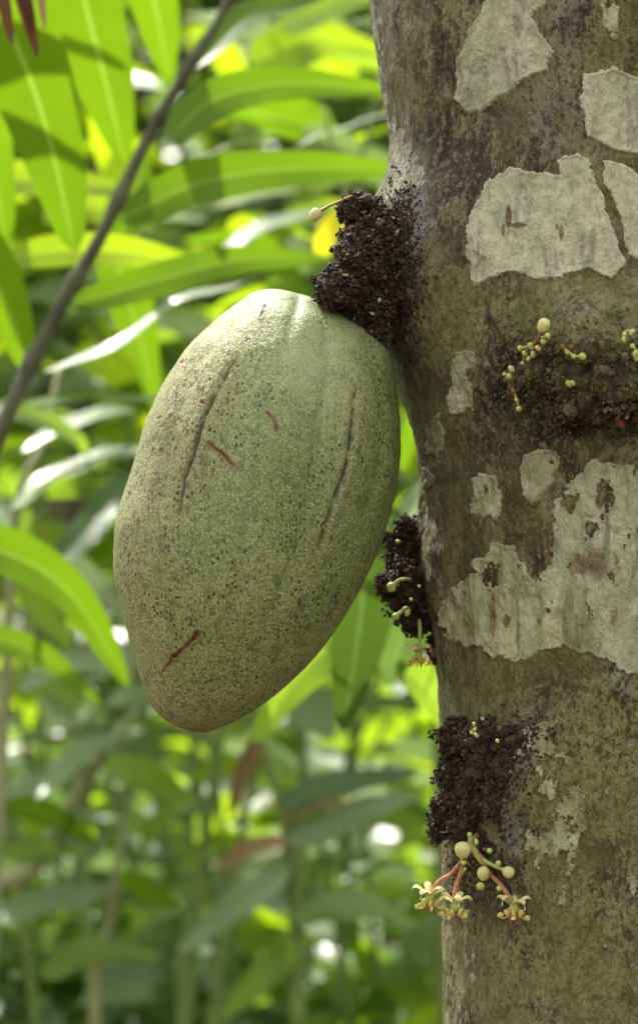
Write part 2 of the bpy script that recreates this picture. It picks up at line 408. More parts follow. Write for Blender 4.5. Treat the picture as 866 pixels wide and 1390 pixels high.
def blobs(lst):
    a = np.zeros(len(V))
    wx = 14*fbm(V[:, 0], V[:, 1], V[:, 2], 60, 3, 77); wy = 14*fbm(V[:, 0], V[:, 1], V[:, 2], 60, 3, 78)
    for (x, y, sx, sy, k) in lst:
        a = np.maximum(a, k*np.exp(-((ppx+wx-x)/sx)**2-((ppy+wy-y)/sy)**2))
    return a*front
att = {
 'olive': blobs([(740, 1180, 110, 170, 1), (650, 940, 60, 60, .8), (850, 50, 60, 90, .9), (600, 560, 40, 100, .5), (600, 90, 40, 120, .5), (600, 440, 60, 70, .6), (840, 960, 50, 50, .5), (760, 420, 100, 40, .6), (800, 1050, 70, 120, .7), (610, 720, 18, 60, .7)]),
 'moss': blobs([(560, 480, 28, 90, .8), (700, 560, 40, 60, .6), (800, 520, 110, 50, .75), (845, 60, 50, 60, .5), (585, 340, 40, 60, .3), (620, 400, 40, 80, .35), (720, 420, 50, 30, .7), (800, 600, 90, 20, .8), (745, 640, 25, 25, .5)]),
 'pale': blobs([(600, 600, 22, 50, .9), (625, 530, 28, 60, .6), (555, 120, 18, 90, .4), (545, 395, 14, 16, 1), (655, 690, 28, 36, .9), (612, 950, 14, 120, .7), (840, 930, 30, 30, .5), (600, 1180, 8, 60, .8), (805, 460, 60, 16, .6), (820, 400, 60, 30, .5)]),
 'rust': blobs([(640, 230, 70, 70, .7), (690, 170, 70, 40, .5), (570, 200, 30, 120, .5), (700, 490, 40, 80, .7), (660, 600, 50, 60, .7), (700, 700, 40, 60, .9), (735, 750, 20, 50, 1.), (600, 700, 12, 60, .7), (640, 780, 16, 60, .9), (760, 620, 80, 24, .8), (600, 130, 24, 90, .7), (600, 330, 26, 60, .7), (665, 820, 14, 90, .8), (640, 900, 28, 40, .7), (860, 60, 10, 80, .8), (820, 1150, 50, 60, .5), (600, 530, 30, 40, .5), (660, 1200, 50, 60, .7), (760, 920, 60, 26, .8)]),
 'dark': blobs([(530, 320, 50, 110, .75), (545, 440, 30, 60, .75), (590, 200, 50, 160, .42), (600, 30, 40, 60, .4), (780, 575, 130, 16, 1.), (680, 560, 50, 50, .6), (575, 630, 14, 40, .6), (600, 640, 30, 14, .8), (640, 590, 24, 14, .7), (700, 530, 26, 60, .7), (800, 520, 110, 52, .5), (800, 590, 100, 14, .6), (650, 1060, 70, 100, .5), (700, 1100, 60, 60, .5), (660, 1230, 60, 40, .3), (800, 905, 60, 20, .5), (640, 740, 14, 60, .5)]),  # dark stains; the wide flat bands under the ridge paint in its shadow
 'silver': blobs([(548, 262, 26, 60, 1.8), (519, 60, 9, 200, 1.), (562, 330, 30, 60, 1.2), (740, 165, 60, 30, .55), (700, 1010, 26, 40, .8), (690, 1120, 22, 45, .9), (735, 500, 12, 30, .8), (800, 410, 60, 20, .4), (770, 30, 20, 50, .5)]),  # silk and silvery bark; the thin upper left-edge strip is painted sun glint
}
tree = thing('cacao_tree', 'thick mottled tree trunk with pale lichen patches, beside the hanging green pod', 'tree', (float(axis_x(np.array(0.))), AX_Y, 0))
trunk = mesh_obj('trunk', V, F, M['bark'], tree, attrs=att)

_i0 = int(np.searchsorted(zs, z_f[0]-1e-9)); _G = RR.reshape(nz_, nt_)[_i0:_i0+len(z_f), :len(th_f)]
def trunk_q(th, z):
    u = np.clip((th-th_f[0])/(th_f[1]-th_f[0]), 0, len(th_f)-1.001); v = np.clip((z-z_f[0])/.00085, 0, len(z_f)-1.001)
    i = v.astype(int); j = u.astype(int); a = v-i; b = u-j
    return (_G[i, j]*(1-a)*(1-b)+_G[i+1, j]*a*(1-b)+_G[i, j+1]*(1-a)*b+_G[i+1, j+1]*a*b)
def surf(px, py, off=0.):
    """points where the view line through a photo pixel meets the trunk"""
    px = np.asarray(px, float); py = np.asarray(py, float)
    dx = (px-433)*S; dz = -(py-695)*S
    t = np.full_like(px, .95)
    for _ in range(9):
        x = dx*t; y = t; z = CAMZ+dz*t
        cx = axis_x(z); th = np.arctan2(y-AX_Y, x-cx) % TAU
        r = trunk_q(th, z)+off
        A = dx*dx+1; B = -2*(dx*cx+AX_Y); C_ = cx*cx+AX_Y*AX_Y-r*r
        D = np.maximum(B*B-4*A*C_, 0)
        t = .2*t+.8*(-B-np.sqrt(D))/(2*A)
    x = dx*t; z = CAMZ+dz*t
    return np.stack([x, t, z], -1)
def sp(px, py, off=0.): return Vector(surf(np.array([px]), np.array([py]), off)[0])

def poly_sd(x, y, poly):
    poly = np.array(poly, float); d = np.full(x.shape, 1e9); inside = np.zeros(x.shape, bool)
    n = len(poly)
    for i in range(n):
        a = poly[i]; b = poly[(i+1) % n]; e = b-a
        t = np.clip(((x-a[0])*e[0]+(y-a[1])*e[1])/(e@e), 0, 1)
        d = np.minimum(d, np.hypot(x-a[0]-t*e[0], y-a[1]-t*e[1]))
        c = ((a[1] > y) != (b[1] > y)) & (x < (b[0]-a[0])*(y-a[1])/(b[1]-a[1]+1e-9)+a[0]); inside ^= c
    return np.where(inside, d, -d)
def patch(poly, mat, rough=4., holes=0., step=1.25, stains=(), label=None, thick=.0010, seed=0, rimw=1.6):
    poly = np.array(poly, float)
    x0, y0 = poly.min(0)-14; x1, y1 = poly.max(0)+14
    gx = np.arange(x0, x1, step); gy = np.arange(y0, y1, step)
    X, Y = np.meshgrid(gx, gy)
    sd = poly_sd(X, Y, poly)+rough*fbm(X, Y, 0*X, .045, 5, 100+seed, .6)*1.7+2.6*fbm(X, Y, 0*X, .17, 3, 150+seed, .7)
    if holes: sd = np.minimum(sd, (fbm(X, Y*.55, 0*X, .035, 5, 200+seed, .62)+holes)*60+3*fbm(X, Y*.6, 0*X, .2, 3, 220+seed))
    # pull the border nodes onto the outline
    prof = smooth(0, 3.2, sd)
    off = (-.0005+prof*thick*1.15)+.0004*prof*fbm(X, Y*.5, 0*X, .12, 3, 300+seed)
    off = off+.00035*np.exp(-((sd-4)/2.5)**2)+prof*.0004*(fbm(X, Y*.3, 0*X, .085, 4, 400+seed, .6))
    pts = surf(X.ravel(), Y.ravel(), 0.)
    cx = axis_x(pts[:, 2]); nrm = np.stack([pts[:, 0]-cx, pts[:, 1]-AX_Y, 0*cx], 1); nrm /= np.linalg.norm(nrm, axis=1)[:, None]
    pts = pts+nrm*off.ravel()[:, None]
    H, W = X.shape; idx = np.arange(H*W).reshape(H, W)
    keep = (np.maximum.reduce([sd[:-1, :-1], sd[1:, :-1], sd[1:, 1:], sd[:-1, 1:]]) > 0)
    fa = np.stack([idx[:-1, :-1][keep], idx[1:, :-1][keep], idx[1:, 1:][keep], idx[:-1, 1:][keep]], 1)
    used = np.unique(fa); remap = -np.ones(H*W, int); remap[used] = np.arange(len(used))
    st = np.zeros(H*W)
    for (sx_, sy_, a, b, k) in stains: st = np.maximum(st, (k*np.exp(-((X-sx_)/a)**2-((Y-sy_)/b)**2)).ravel())
    o = mesh_obj('lichen_patch', pts[used], remap[fa], mat, tree,
                 attrs={'rim': (np.exp(-((sd-1.)/rimw)**2)*.5).ravel()[used], 'stain': st[used]})
    if label: o['label'] = label
    return o
patch([(652, -40), (745, -40), (742, 0), (723, 24), (750, 70), (744, 92), (717, 108), (693, 124), (658, 150), (631, 153), (615, 134), (621, 81), (631, 43), (653, 16)], M['lichen'], 4.5, 0, seed=1, label='tall grey-green lichen patch at the top edge of the trunk')
patch([(790, 99), (830, 91), (866, 108), (900, 118), (905, 200), (866, 207), (830, 204), (798, 186), (787, 145)], M['lichen'], 4, 0, seed=2, label='rounded pale lichen patch at the right edge above the largest patch')
patch([(693, 226), (723, 231), (760, 237), (758, 218), (782, 207), (804, 213), (812, 253), (830, 290), (847, 355), (830, 379), (798, 369), (755, 382), (717, 377), (701, 371), (669, 379), (642, 390), (631, 344), (629, 323), (642, 285), (664, 242)], M['lichen'], 4.5, 0, seed=3, stains=[(690, 296, 4, 15, 1.5), (704, 306, 12, 3, 1.5), (684, 312, 3, 10, 1.3), (762, 316, 4, 10, 1.6), (756, 308, 3, 5, 1.3)], label='wide cream lichen patch with small reddish cracks')
patch([(817, 217), (841, 218), (866, 234), (905, 240), (905, 360), (868, 356), (854, 347), (842, 310), (828, 262), (818, 240)], M['lichen'], 4, 0, seed=4, label='lichen patch right of the wide cream patch')
patch([(705, 641), (712, 618), (728, 608), (752, 609), (758, 630), (752, 655), (738, 668), (722, 690), (710, 672)], M['lichen3'], 4, .5, seed=5, label='small rounded green lichen under the knobbly ridge')
patch([(765, 655), (780, 640), (801, 630), (850, 627), (868, 640), (905, 645), (905, 935), (866, 922), (836, 900), (810, 892), (770, 880), (747, 883), (700, 900), (658, 883), (614, 876), (598, 847), (606, 800), (630, 775), (672, 736), (698, 736), (716, 775), (727, 792), (743, 762), (747, 718), (756, 687)], M['lichen2'], 9, .38, seed=6,
      stains=[(800, 770, 40, 24, .8), (672, 830, 10, 60, .8), (760, 840, 20, 40, .6), (640, 850, 14, 50, .6), (830, 840, 20, 30, .6)], label='large mottled yellowish lichen sheet with brown streaks')
patch([(634, 660), (652, 645), (672, 648), (682, 690), (672, 716), (655, 722), (640, 700)], M['lichen2'], 8, .15, seed=7)
patch([(575, 575), (597, 556), (607, 590), (603, 630), (590, 655), (577, 660), (573, 610)], M['lichen3'], 6, .25, seed=8)
patch([(600, 485), (640, 476), (648, 520), (636, 556), (610, 566), (602, 530)], M['lichen3'], 9, .05, seed=9)
patch([(515, 404), (528, 390), (541, 398), (540, 416), (524, 420)], M['lichen3'], 3, .5, seed=10)
patch([(636, 118), (642, 112), (648, 120), (645, 134), (637, 130)], M['lichen3'], 2, .9, seed=11)
patch([(800, -20), (866, -30), (905, 0), (900, 60), (850, 70), (820, 40)], M['lichen3'], 12, -.02, seed=12)
patch([(690, 1000), (790, 960), (800, 1100), (760, 1250), (700, 1290), (720, 1150)], M['lichen3'], 16, -.16, seed=13)
patch([(800, 1040), (880, 1000), (900, 1250), (830, 1330)], M['lichen3'], 16, -.2, seed=14)

# ------------------------------------------------------------------ crumbly flower cushions
def crumb(mb, c, n, size, tone):
    c = np.array(c); n = np.array(n)
    typ = random.random()
    if typ < .66:                     # irregular crumb
        k = random.choice((5, 6, 7)); pts = []
        ax = np.array([random.gauss(0, 1) for _ in range(3)])+n*.8; ax /= np.linalg.norm(ax)
        a = np.cross(ax, [random.gauss(0, 1) for _ in range(3)]); a /= np.linalg.norm(a); b = np.cross(ax, a)
        L = size*random.uniform(.7, 1.6)
        pts.append(c+ax*L); pts.append(c-ax*L*.8)
        for ring, w in ((.35, .75), (-.3, .9)):
            for q in range(k):
                t = TAU*q/k+ring; rr = size*w*random.uniform(.45, 1.1)
                pts.append(c+ax*L*ring*random.uniform(.6, 1.3)+rr*(a*math.cos(t)+b*math.sin(t)))
        f = []
        for q in range(k):
            r2 = (q+1) % k
            f += [(0, 2+q, 2+r2), (2+q, 2+k+q, 2+k+r2, 2+r2), (1, 2+k+r2, 2+k+q)]
        mb.add(pts, f, None, tone)
    elif typ < .93:                   # bent angular flake
        ax = np.array([random.gauss(0, 1) for _ in range(3)])+n*.6; ax /= np.linalg.norm(ax)
        a = np.cross(ax, [random.gauss(0, 1) for _ in range(3)]); a /= np.linalg.norm(a); b = np.cross(ax, a)
        L = size*random.uniform(1., 1.9); W = size*random.uniform(.5, 1.); th_ = size*random.uniform(.10, .25); pts = []
        for sgn in (1, -1):
            pts += [c-ax*L*.5+b*W*random.uniform(-.3, .3)+a*th_*sgn, c+a*(th_*sgn+size*.35)+b*W*random.uniform(.4, .8), c+ax*L*.6*random.uniform(.5, 1)+a*th_*sgn*.5+b*W*random.uniform(-.4, .4), c+a*(th_*sgn+size*.1)-b*W*random.uniform(.4, .8)]
        mb.add(pts, [(0, 1, 2, 3), (7, 6, 5, 4), (0, 4, 5, 1), (1, 5, 6, 2), (2, 6, 7, 3), (3, 7, 4, 0)], None, tone)
    else:                             # curled strip or short twig
        d = np.array([random.gauss(0, 1) for _ in range(3)])+n*1.1; d /= np.linalg.norm(d)
        e = np.array([random.gauss(0, 1) for _ in range(3)])*.5
        L = size*random.uniform(1.2, 2.6)
        V_, F_, U_ = tube_geo([c-d*L*.3, c+d*L*.4+e*L*.25, c+d*L+e*L*.1], [size*.20, size*.18, size*.10], 4, 4)
        mb.add(V_, F_, None, tone)
def _cn(d, k): return math.sin(d[0]*5.1+k)*math.sin(d[2]*6.3+2*k)+.5*math.sin(d[0]*11+d[1]*9+k)
def cushion(ells, count, size, label=None, flat_to=None, tonefun=None):
    core = MB(); E = []
    for (px, py, Y, rx, ry, rz) in ells:
        c = np.array(P(px, py, Y)); r = np.array([rx*S, rz*S, ry*S])*Y; E.append((c, r))
        V_, F_ = ball_geo((0, 0, 0), 1., 40, 26)
        V_ = np.array(V_); nn = fbm(V_[:, 0]+px, V_[:, 1], V_[:, 2], 2.6, 4, int(px)); V_ = c+V_*r*(.86+.36*nn)[:, None]
        core.add(V_, F_, None, .25)
    w = np.array([e[1][0]*e[1][2] for e in E]); w /= w.sum()
    n = 0
    for _ in range(int(count/110)):
        k = rng.choice(len(E), p=w); c, r = E[k]; d = rng.normal(size=3); d[1] = -abs(d[1])*.8; d /= np.linalg.norm(d)
        p = c+d*r*random.uniform(.85, 1.02); q = random.uniform(.0013, .0030)
        V_, F_ = ball_geo((0, 0, 0), 1., 14, 10); V_ = np.array(V_); nn = fbm(V_[:, 0]+p[0]*900, V_[:, 1], V_[:, 2], 2.2, 3, 4)
        core.add(p+V_*(q*np.array([1, .8, random.uniform(.6, 1.3)]))*(1+.5*nn)[:, None], F_, None, random.uniform(.15, .7))
    while n < count:
        k = rng.choice(len(E), p=w); c, r = E[k]
        d = rng.normal(size=3); d /= np.linalg.norm(d)
        if d[1] > .75: continue
        p = c+d*r*random.uniform(.86, 1.12)*(1+.22*float(_cn(d, k)))
        if any(i != k and np.sum(((p-c2)/r2)**2) < .80 for i, (c2, r2) in enumerate(E)): continue
        cl = math.sin(p[0]*700+k)*math.sin(p[2]*630)
        t = min(1, max(0, random.betavariate(1.5, 2.6)+.22*cl))
        crumb(core, p, d, size*random.choice((.4, .5, .65, .8, 1., 1.5)), t); n += 1
    o = core.build('flower_cushion', M['crumb'], tree, smooth_shade=False)
    if label: o['label'] = label
    return o
cushion([(497, 288, 1.005, 30, 22, 32), (476, 284, .995, 15, 17, 20), (500, 330, .995, 36, 38, 40), (490, 365, .985, 40, 36, 42), (462, 392, .975, 34, 26, 30), (500, 405, .985, 36, 36, 20), (520, 345, .99, 26, 60, 40), (445, 400, .985, 16, 14, 20), (480, 345, .985, 22, 24, 24), (516, 440, .99, 16, 26, 22)], 8200, .00105, 'dark crumbly cushion at the stalk end of the pod')
cushion([(560, 745, 1.055, 32, 38, 36), (548, 715, 1.05, 10, 14, 12), (556, 795, 1.045, 40, 36, 36), (566, 835, 1.05, 26, 26, 26), (525, 795, 1.045, 13, 16, 16), (580, 770, 1.05, 22, 60, 30), (545, 770, 1.05, 20, 30, 24), (588, 880, 1.05, 8, 18, 8)], 6200, .00098, 'dark crumbly cushion halfway down the left edge of the trunk')
def fringe(pts_, n, label=None):
    '''loose crumbs and flakes caught on the bark around a cushion'''
    mb = MB()
    arr = np.array([(random.gauss(x, sx), random.gauss(y, sy)) for (x, y, sx, sy) in [random.choice(pts_) for _ in range(n)]])
    q = surf(arr[:, 0], arr[:, 1], .0004)
    for p in q: crumb(mb, p, np.array([-.3, -1, .1]), .0009*random.choice((.4, .6, .8, 1.3)), min(1, random.betavariate(1.5, 2.2)))
    o = mb.build('bark_debris', M['crumb'], tree, smooth_shade=False)
fringe([(540, 320, 16, 34), (552, 380, 12, 34), (545, 290, 10, 18), (535, 430, 8, 20)], 1500)
fringe([(690, 1020, 22, 26), (680, 1080, 20, 40), (665, 1170, 22, 24), (625, 1180, 14, 24), (720, 1000, 20, 10)], 1300)
def cz(px, py): return float(surf(np.array([px*1.]), np.array([py*1.]))[0][1])
cushion([(628, 1005, cz(640, 1005)+.005, 34, 28, 24), (660, 1000, cz(662, 1000), 34, 22, 16), (695, 1000, cz(695, 1000)+.002, 20, 16, 10), (622, 1050, cz(640, 1050)+.006, 28, 34, 24), (660, 1035, cz(660, 1035), 30, 24, 14), (688, 1040, cz(688, 1040)+.001, 22, 32, 12), (706, 1004, cz(706, 1004)+.001, 20, 16, 10), (672, 1085, cz(672, 1085)+.001, 20, 28, 10), (612, 1095, cz(632, 1095)+.010, 26, 28, 22), (646, 1080, cz(650, 1080)+.001, 30, 34, 14), (598, 1120, cz(628, 1120)+.014, 18, 22, 18), (640, 1125, cz(645, 1125)+.001, 30, 26, 12), (662, 1150, cz(662, 1150)+.002, 22, 22, 9)], 7800, .00105, 'dark crumbly cushion above the hanging flowers')
m = NT('mossy_debris'); co = m.coord(); n1 = m.noise(co, 120., 4); t = m.attr('tone')
c = m.mix(m.ramp(t, .1, .6), (.035, .026, .015), (.10, .075, .04)); c = m.mix(m.ramp(n1, .45, .65, 0., .75), c, (.10, .115, .03)); c = m.mix(m.ramp(t, .8, .95, 0., .7), c, (.17, .14, .06))
M['mosscrumb'] = m.bsdf(c, .7, None, .3)
_mc = M['crumb']; M['crumb'] = M['mosscrumb']
cushion([(712, 515, cz(712, 515)+.004, 24, 34, 24), (745, 500, cz(745, 500)+.000, 34, 40, 28), (790, 515, cz(790, 515)+.000, 42, 50, 34), (840, 505, cz(840, 505)+.000, 42, 54, 36), (890, 510, cz(885, 510)+.000, 40, 56, 36), (765, 545, cz(765, 545)+.000, 40, 26, 22), (825, 560, cz(825, 560)+.003, 60, 22, 22), (800, 470, cz(800, 470)+.008, 60, 22, 22)], 4200, .00105, 'brown mossy horizontal ridge dotted with tiny buds')
mbw = MB(); arr = np.array([(random.uniform(672, 890), random.gauss(520, 42)) for _ in range(1300)]); q = surf(arr[:, 0], arr[:, 1], .0004)
for p in q: crumb(mbw, p, np.array([-.2, -1, .1]), .0010*random.choice((.4, .6, .8, 1.3)), min(1, random.betavariate(1.5, 2.2)))
mbw.build('bark_debris', M['mosscrumb'], tree, smooth_shade=False)
M['crumb'] = _mc
# ------------------------------------------------------------------ pod
OUT = [(369, 393), (388, 395), (403, 402), (431, 407), (463, 421), (489, 440), (516, 461), (532, 492), (541, 560), (543, 620), (538, 668), (522, 729), (496, 786), (463, 843), (421, 897), (376, 941), (335, 970), (298, 988), (270, 994), (236, 983), (205, 957), (185, 905), (169, 840), (158, 785), (156, 738), (161, 700), (174, 655), (187, 611), (200, 567), (221, 521), (251, 476), (283, 443), (322, 411), (346, 397)]
outl = np.array(OUT, float)
def closed_spline(p, n=12):
    out = []
    N = len(p)
    for i in range(N):
        a, b, c_, d = p[i-1], p[i], p[(i+1) % N], p[(i+2) % N]
        for k in range(n):
            u = k/n; out.append(.5*((2*b)+(c_-a)*u+(2*a-5*b+4*c_-d)*u*u+(3*b-a-3*c_+d)*u**3))
    return np.array(out)
oc = closed_spline(outl)
A_ = np.array([415., 396.]); B_ = np.array([268., 996.])
axd = (B_-A_); Lp = np.linalg.norm(axd); axd /= Lp; perp = np.array([-axd[1], axd[0]])   # perp points right (image)
if perp[0] < 0: perp = -perp
rel = oc-A_; sa = rel@axd; sb = rel@perp
smin, smax = sa.min(), sa.max()
NS = 420; NT_ = 520
u = .5-.5*np.cos(np.linspace(0, math.pi, NS+1)); u = .5*u+.5*np.linspace(0, 1, NS+1)
ss = smin+(smax-smin)*u
def crossings(s):
    v = []
    for i in range(len(sa)):
        j = (i+1) % len(sa)
        if (sa[i]-s)*(sa[j]-s) <= 0 and sa[i] != sa[j]:
            t = (s-sa[i])/(sa[j]-sa[i]); v.append(sb[i]+t*(sb[j]-sb[i]))
    return (min(v), max(v)) if v else (0, 0)
LRr = np.array([crossings(min(max(s, smin+.15), smax-.15)) for s in ss])
mid_ = LRr.mean(1); hw = (LRr[:, 1]-LRr[:, 0])/2
hw[0] = hw[-1] = 0.5
PODY = 1.0
dpt = np.interp(u, [0, .5, 1], [.97, .95, .97])
th = np.linspace(0, TAU, NT_, endpoint=False)
SS, T2 = np.meshgrid(np.arange(NS+1), th, indexing='ij')
w_ = hw[SS]
lobe_c = np.cos(5*(T2-.35)); pair = np.cos(10*(T2-.35))
taper = smooth(0, .12, u)[SS]*(1-smooth(.86, 1, u))[SS]
rel_front = np.sin(T2)
k_ = 1+taper*(.012*lobe_c+.009*pair)*np.abs(np.sin(T2))**.6
imx = A_[0]+axd[0]*ss[SS]+perp[0]*(mid_[SS]+w_*np.cos(T2))
imy = A_[1]+axd[1]*ss[SS]+perp[1]*(mid_[SS]+w_*np.cos(T2))
dep = PODY - (w_*S)*dpt[SS]*np.sin(T2)*k_
sc_ = np.where(True, PODY/1.0, 1)
X = (imx-433)*S*PODY*(1); Zc = CAMZ-(imy-695)*S*PODY
PV = np.stack([X, dep, Zc], -1).reshape(-1, 3)
# irregular swelling
cen = np.stack([(A_[0]+axd[0]*ss+perp[0]*mid_-433)*S, np.full(NS+1, PODY), CAMZ-(A_[1]+axd[1]*ss+perp[1]*mid_-695)*S], 1)
nrm = PV-np.repeat(cen, NT_, 0); nl = np.linalg.norm(nrm, axis=1)[:, None]; nrm = nrm/np.maximum(nl, 1e-6)
fade = np.clip(nl[:, 0]/.01, 0, 1)
PV = PV+nrm*((.0012*fbm(PV[:, 0], PV[:, 1], PV[:, 2], 22, 3, 8)+.0004*fbm(PV[:, 0], PV[:, 1], PV[:, 2], 90, 3, 9)+.00012*fbm(PV[:, 0], PV[:, 1], PV[:, 2], 500, 2, 10))*fade)[:, None]
qx, qy = proj(PV); fr = smooth(PODY+.002, PODY-.006, PV[:, 1])
def seg_d(pts_, wob=0., seed=0):
    d = np.full(len(PV), 1e9); tt = np.zeros(len(PV))
    pts_ = np.array(pts_, float); tot = len(pts_)-1
    x = qx+wob*fbm(qx, qy, 0*qx, .05, 3, seed); y = qy+wob*fbm(qx, qy, 0*qx, .05, 3, seed+1)
    for i in range(tot):
        a = pts_[i]; e = pts_[i+1]-a
        t = np.clip(((x-a[0])*e[0]+(y-a[1])*e[1])/(e@e), 0, 1); dd = np.hypot(x-a[0]-t*e[0], y-a[1]-t*e[1])
        b = dd < d; d = np.where(b, dd, d); tt = np.where(b, (i+t)/tot, tt)
    return d, tt
halo = np.zeros(len(PV)); groove = np.zeros(len(PV)); scar = np.zeros(len(PV)); dz = np.zeros(len(PV))
for pts_, wd in (([(320, 487), (300, 520), (280, 560), (264, 610), (250, 650), (243, 700)], 2.7), ([(483, 528), (477, 580), (472, 625), (455, 675), (440, 715), (430, 755)], 2.5)):
    d, t = seg_d(pts_, 2.5, 3)
    tp = np.clip(np.sin(np.clip(t, 0.01, .99)*math.pi), 0, 1)**.5
    wdt = wd*(.35+.65*tp)*(1+.35*fbm(qx, qy, 0*qx, .09, 2, 61))
    g = np.exp(-(d/wdt)**2)*fr*(t > 0); groove = np.maximum(groove, g*smooth(-.3, .3, fbm(qx, qy, 0*qx, .06, 2, 62)+.45*tp))
    dz -= .0012*np.exp(-(d/3.0)**2)*fr*tp-.0006*np.exp(-((d-9)/6)**2)*fr*tp
# broad shallow furrows along the pod
for pts_ in ([(405, 404), (388, 470), (362, 560), (345, 680), (322, 800), (300, 900)], [(440, 415), (446, 500), (425, 640), (400, 760), (350, 890)], [(330, 412), (262, 500), (225, 620), (205, 760), (225, 880)], [(500, 455), (520, 540), (515, 640), (480, 760)]):
    d, t = seg_d(pts_, 3, 9); dz -= .0010*np.exp(-(d/9)**2)*fr*smooth(1, .8, t)
d, t = seg_d([(405, 398), (402, 420)], 0, 1); dz -= .0014*np.exp(-(d/7)**2)*fr*.8
WOB1 = 2.2*fbm(qx, qy, 0*qx, .05, 3, 21); WOB2 = 2.2*fbm(qx, qy, 0*qx, .05, 3, 22); WOB3 = fbm(qx, qy, 0*qx, .16, 2, 33)
def scar_line(pts_, w0, w1, k=1.):
    global scar, dz, halo
    pa = np.array(pts_, float)
    I = np.where((qx > pa[:, 0].min()-9) & (qx < pa[:, 0].max()+9) & (qy > pa[:, 1].min()-9) & (qy < pa[:, 1].max()+9) & (fr > 0))[0]
    x = qx[I]+WOB1[I]; y = qy[I]+WOB2[I]; d = np.full(len(I), 1e9); t = np.zeros(len(I)); tot = len(pa)-1
    for i in range(tot):
        a = pa[i]; e = pa[i+1]-a
        tq = np.clip(((x-a[0])*e[0]+(y-a[1])*e[1])/(e@e), 0, 1); dd = np.hypot(x-a[0]-tq*e[0], y-a[1]-tq*e[1])
        b = dd < d; d = np.where(b, dd, d); t = np.where(b, (i+tq)/tot, t)
    w = (w0+(w1-w0)*t)*(1+.45*WOB3[I])
    m_ = smooth(w*1.15, w*.55, d)*fr[I]*k; scar[I] = np.maximum(scar[I], m_); dz[I] += -.0005*m_+.00035*np.exp(-((d-w*1.3)/1.2)**2)*fr[I]*k*(w > 1.6)
    halo[I] = np.maximum(halo[I], np.exp(-(d/(w*2.1))**2)*fr[I]*k)
scar_line([(283, 601), (298, 614), (318, 632)], 2.4, 3.0); scar_line([(316, 630), (328, 640), (340, 649)], 1.1, .6, .6)
scar_line([(268, 862), (262, 869)], 5.5, 3.5); scar_line([(262, 868), (245, 886), (238, 890)], 3.0, 4.0); scar_line([(240, 889), (228, 903), (219, 914)], 3.5, .7)
scar_line([(364, 561), (372, 570), (375, 583)], 2.2, 2.8)
scar_line([(360, 415), (354, 430)], 1.8, 2.0, .8); scar_line([(275, 547), (276, 548)], 3.2, 2.6); scar_line([(308, 541), (309, 543)], 3, 3, .55)
scar_line([(357, 818), (380, 814)], .8, .8, .8)
for _ in range(75):
    x = random.uniform(175, 300); y = random.uniform(470, 790)
    if x > 300-(y-470)*.25: continue
    L = random.uniform(1.5, 9); a = math.atan2(1, -.28+random.uniform(-.2, .3))
    scar_line([(x, y), (x+L*math.cos(a), y+L*math.sin(a))], random.uniform(.7, 1.5), .7, random.uniform(.6, 1))
for _ in range(60):
    x = random.uniform(200, 520); y = random.uniform(440, 950); L = random.uniform(1, 5); a = random.uniform(0, 3.14)
    scar_line([(x, y), (x+L*math.cos(a), y+L*math.sin(a))], random.uniform(.6, 1.3), .6, random.uniform(.4, .9))
PV = PV+nrm*(dz*fade)[:, None]
side = (qx-A_[0])*perp[0]+(qy-A_[1])*perp[1]; al = ((qx-A_[0])*axd[0]+(qy-A_[1])*axd[1])/Lp
loc_mid = np.interp(al*Lp, ss, mid_); loc_hw = np.interp(al*Lp, ss, hw); sd_ = (side-loc_mid)/np.maximum(loc_hw, 10)
nb_ = fbm(qx, qy, 0*qx, .012, 3, 71)
tan = smooth(.15, .95, -sd_)*1.+smooth(.75, 1.05, al)*.7+smooth(.6, 1.0, sd_)*.30*smooth(.4, .8, al)
d1, _ = seg_d([(320, 487), (280, 560), (243, 700), (235, 800)]); tan = np.maximum(tan, .7*np.exp(-(d1/22)**2))
d2, _ = seg_d([(483, 528), (472, 625), (430, 755), (380, 860)]); tan = np.maximum(tan, .55*np.exp(-(d2/24)**2))
tan = np.clip(tan+nb_*.5, 0, 1)*fr+.5*(1-fr)
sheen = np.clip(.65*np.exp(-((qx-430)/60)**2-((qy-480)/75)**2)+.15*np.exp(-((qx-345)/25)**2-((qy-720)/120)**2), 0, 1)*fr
idx = np.arange((NS+1)*NT_).reshape(NS+1, NT_); jdx = np.roll(idx, -1, 1)
PF = np.stack([idx[:-1].ravel(), idx[1:].ravel(), jdx[1:].ravel(), jdx[:-1].ravel()], 1)
pod = thing('cacao_pod', 'large oval pale green pod with thin dark furrows, hanging from the trunk', 'cacao pod', tuple(P(455, 415, 1.0)))
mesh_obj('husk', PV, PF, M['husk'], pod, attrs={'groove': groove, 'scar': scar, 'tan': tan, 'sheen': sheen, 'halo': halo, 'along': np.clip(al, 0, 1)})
tube('stalk', [P(462, 440, .995), P(474, 412, .993), P(500, 385, .995), P(530, 372, 1.005)], [.0065, .0055, .006, .009], M['woodystem'], pod, 20, 14)

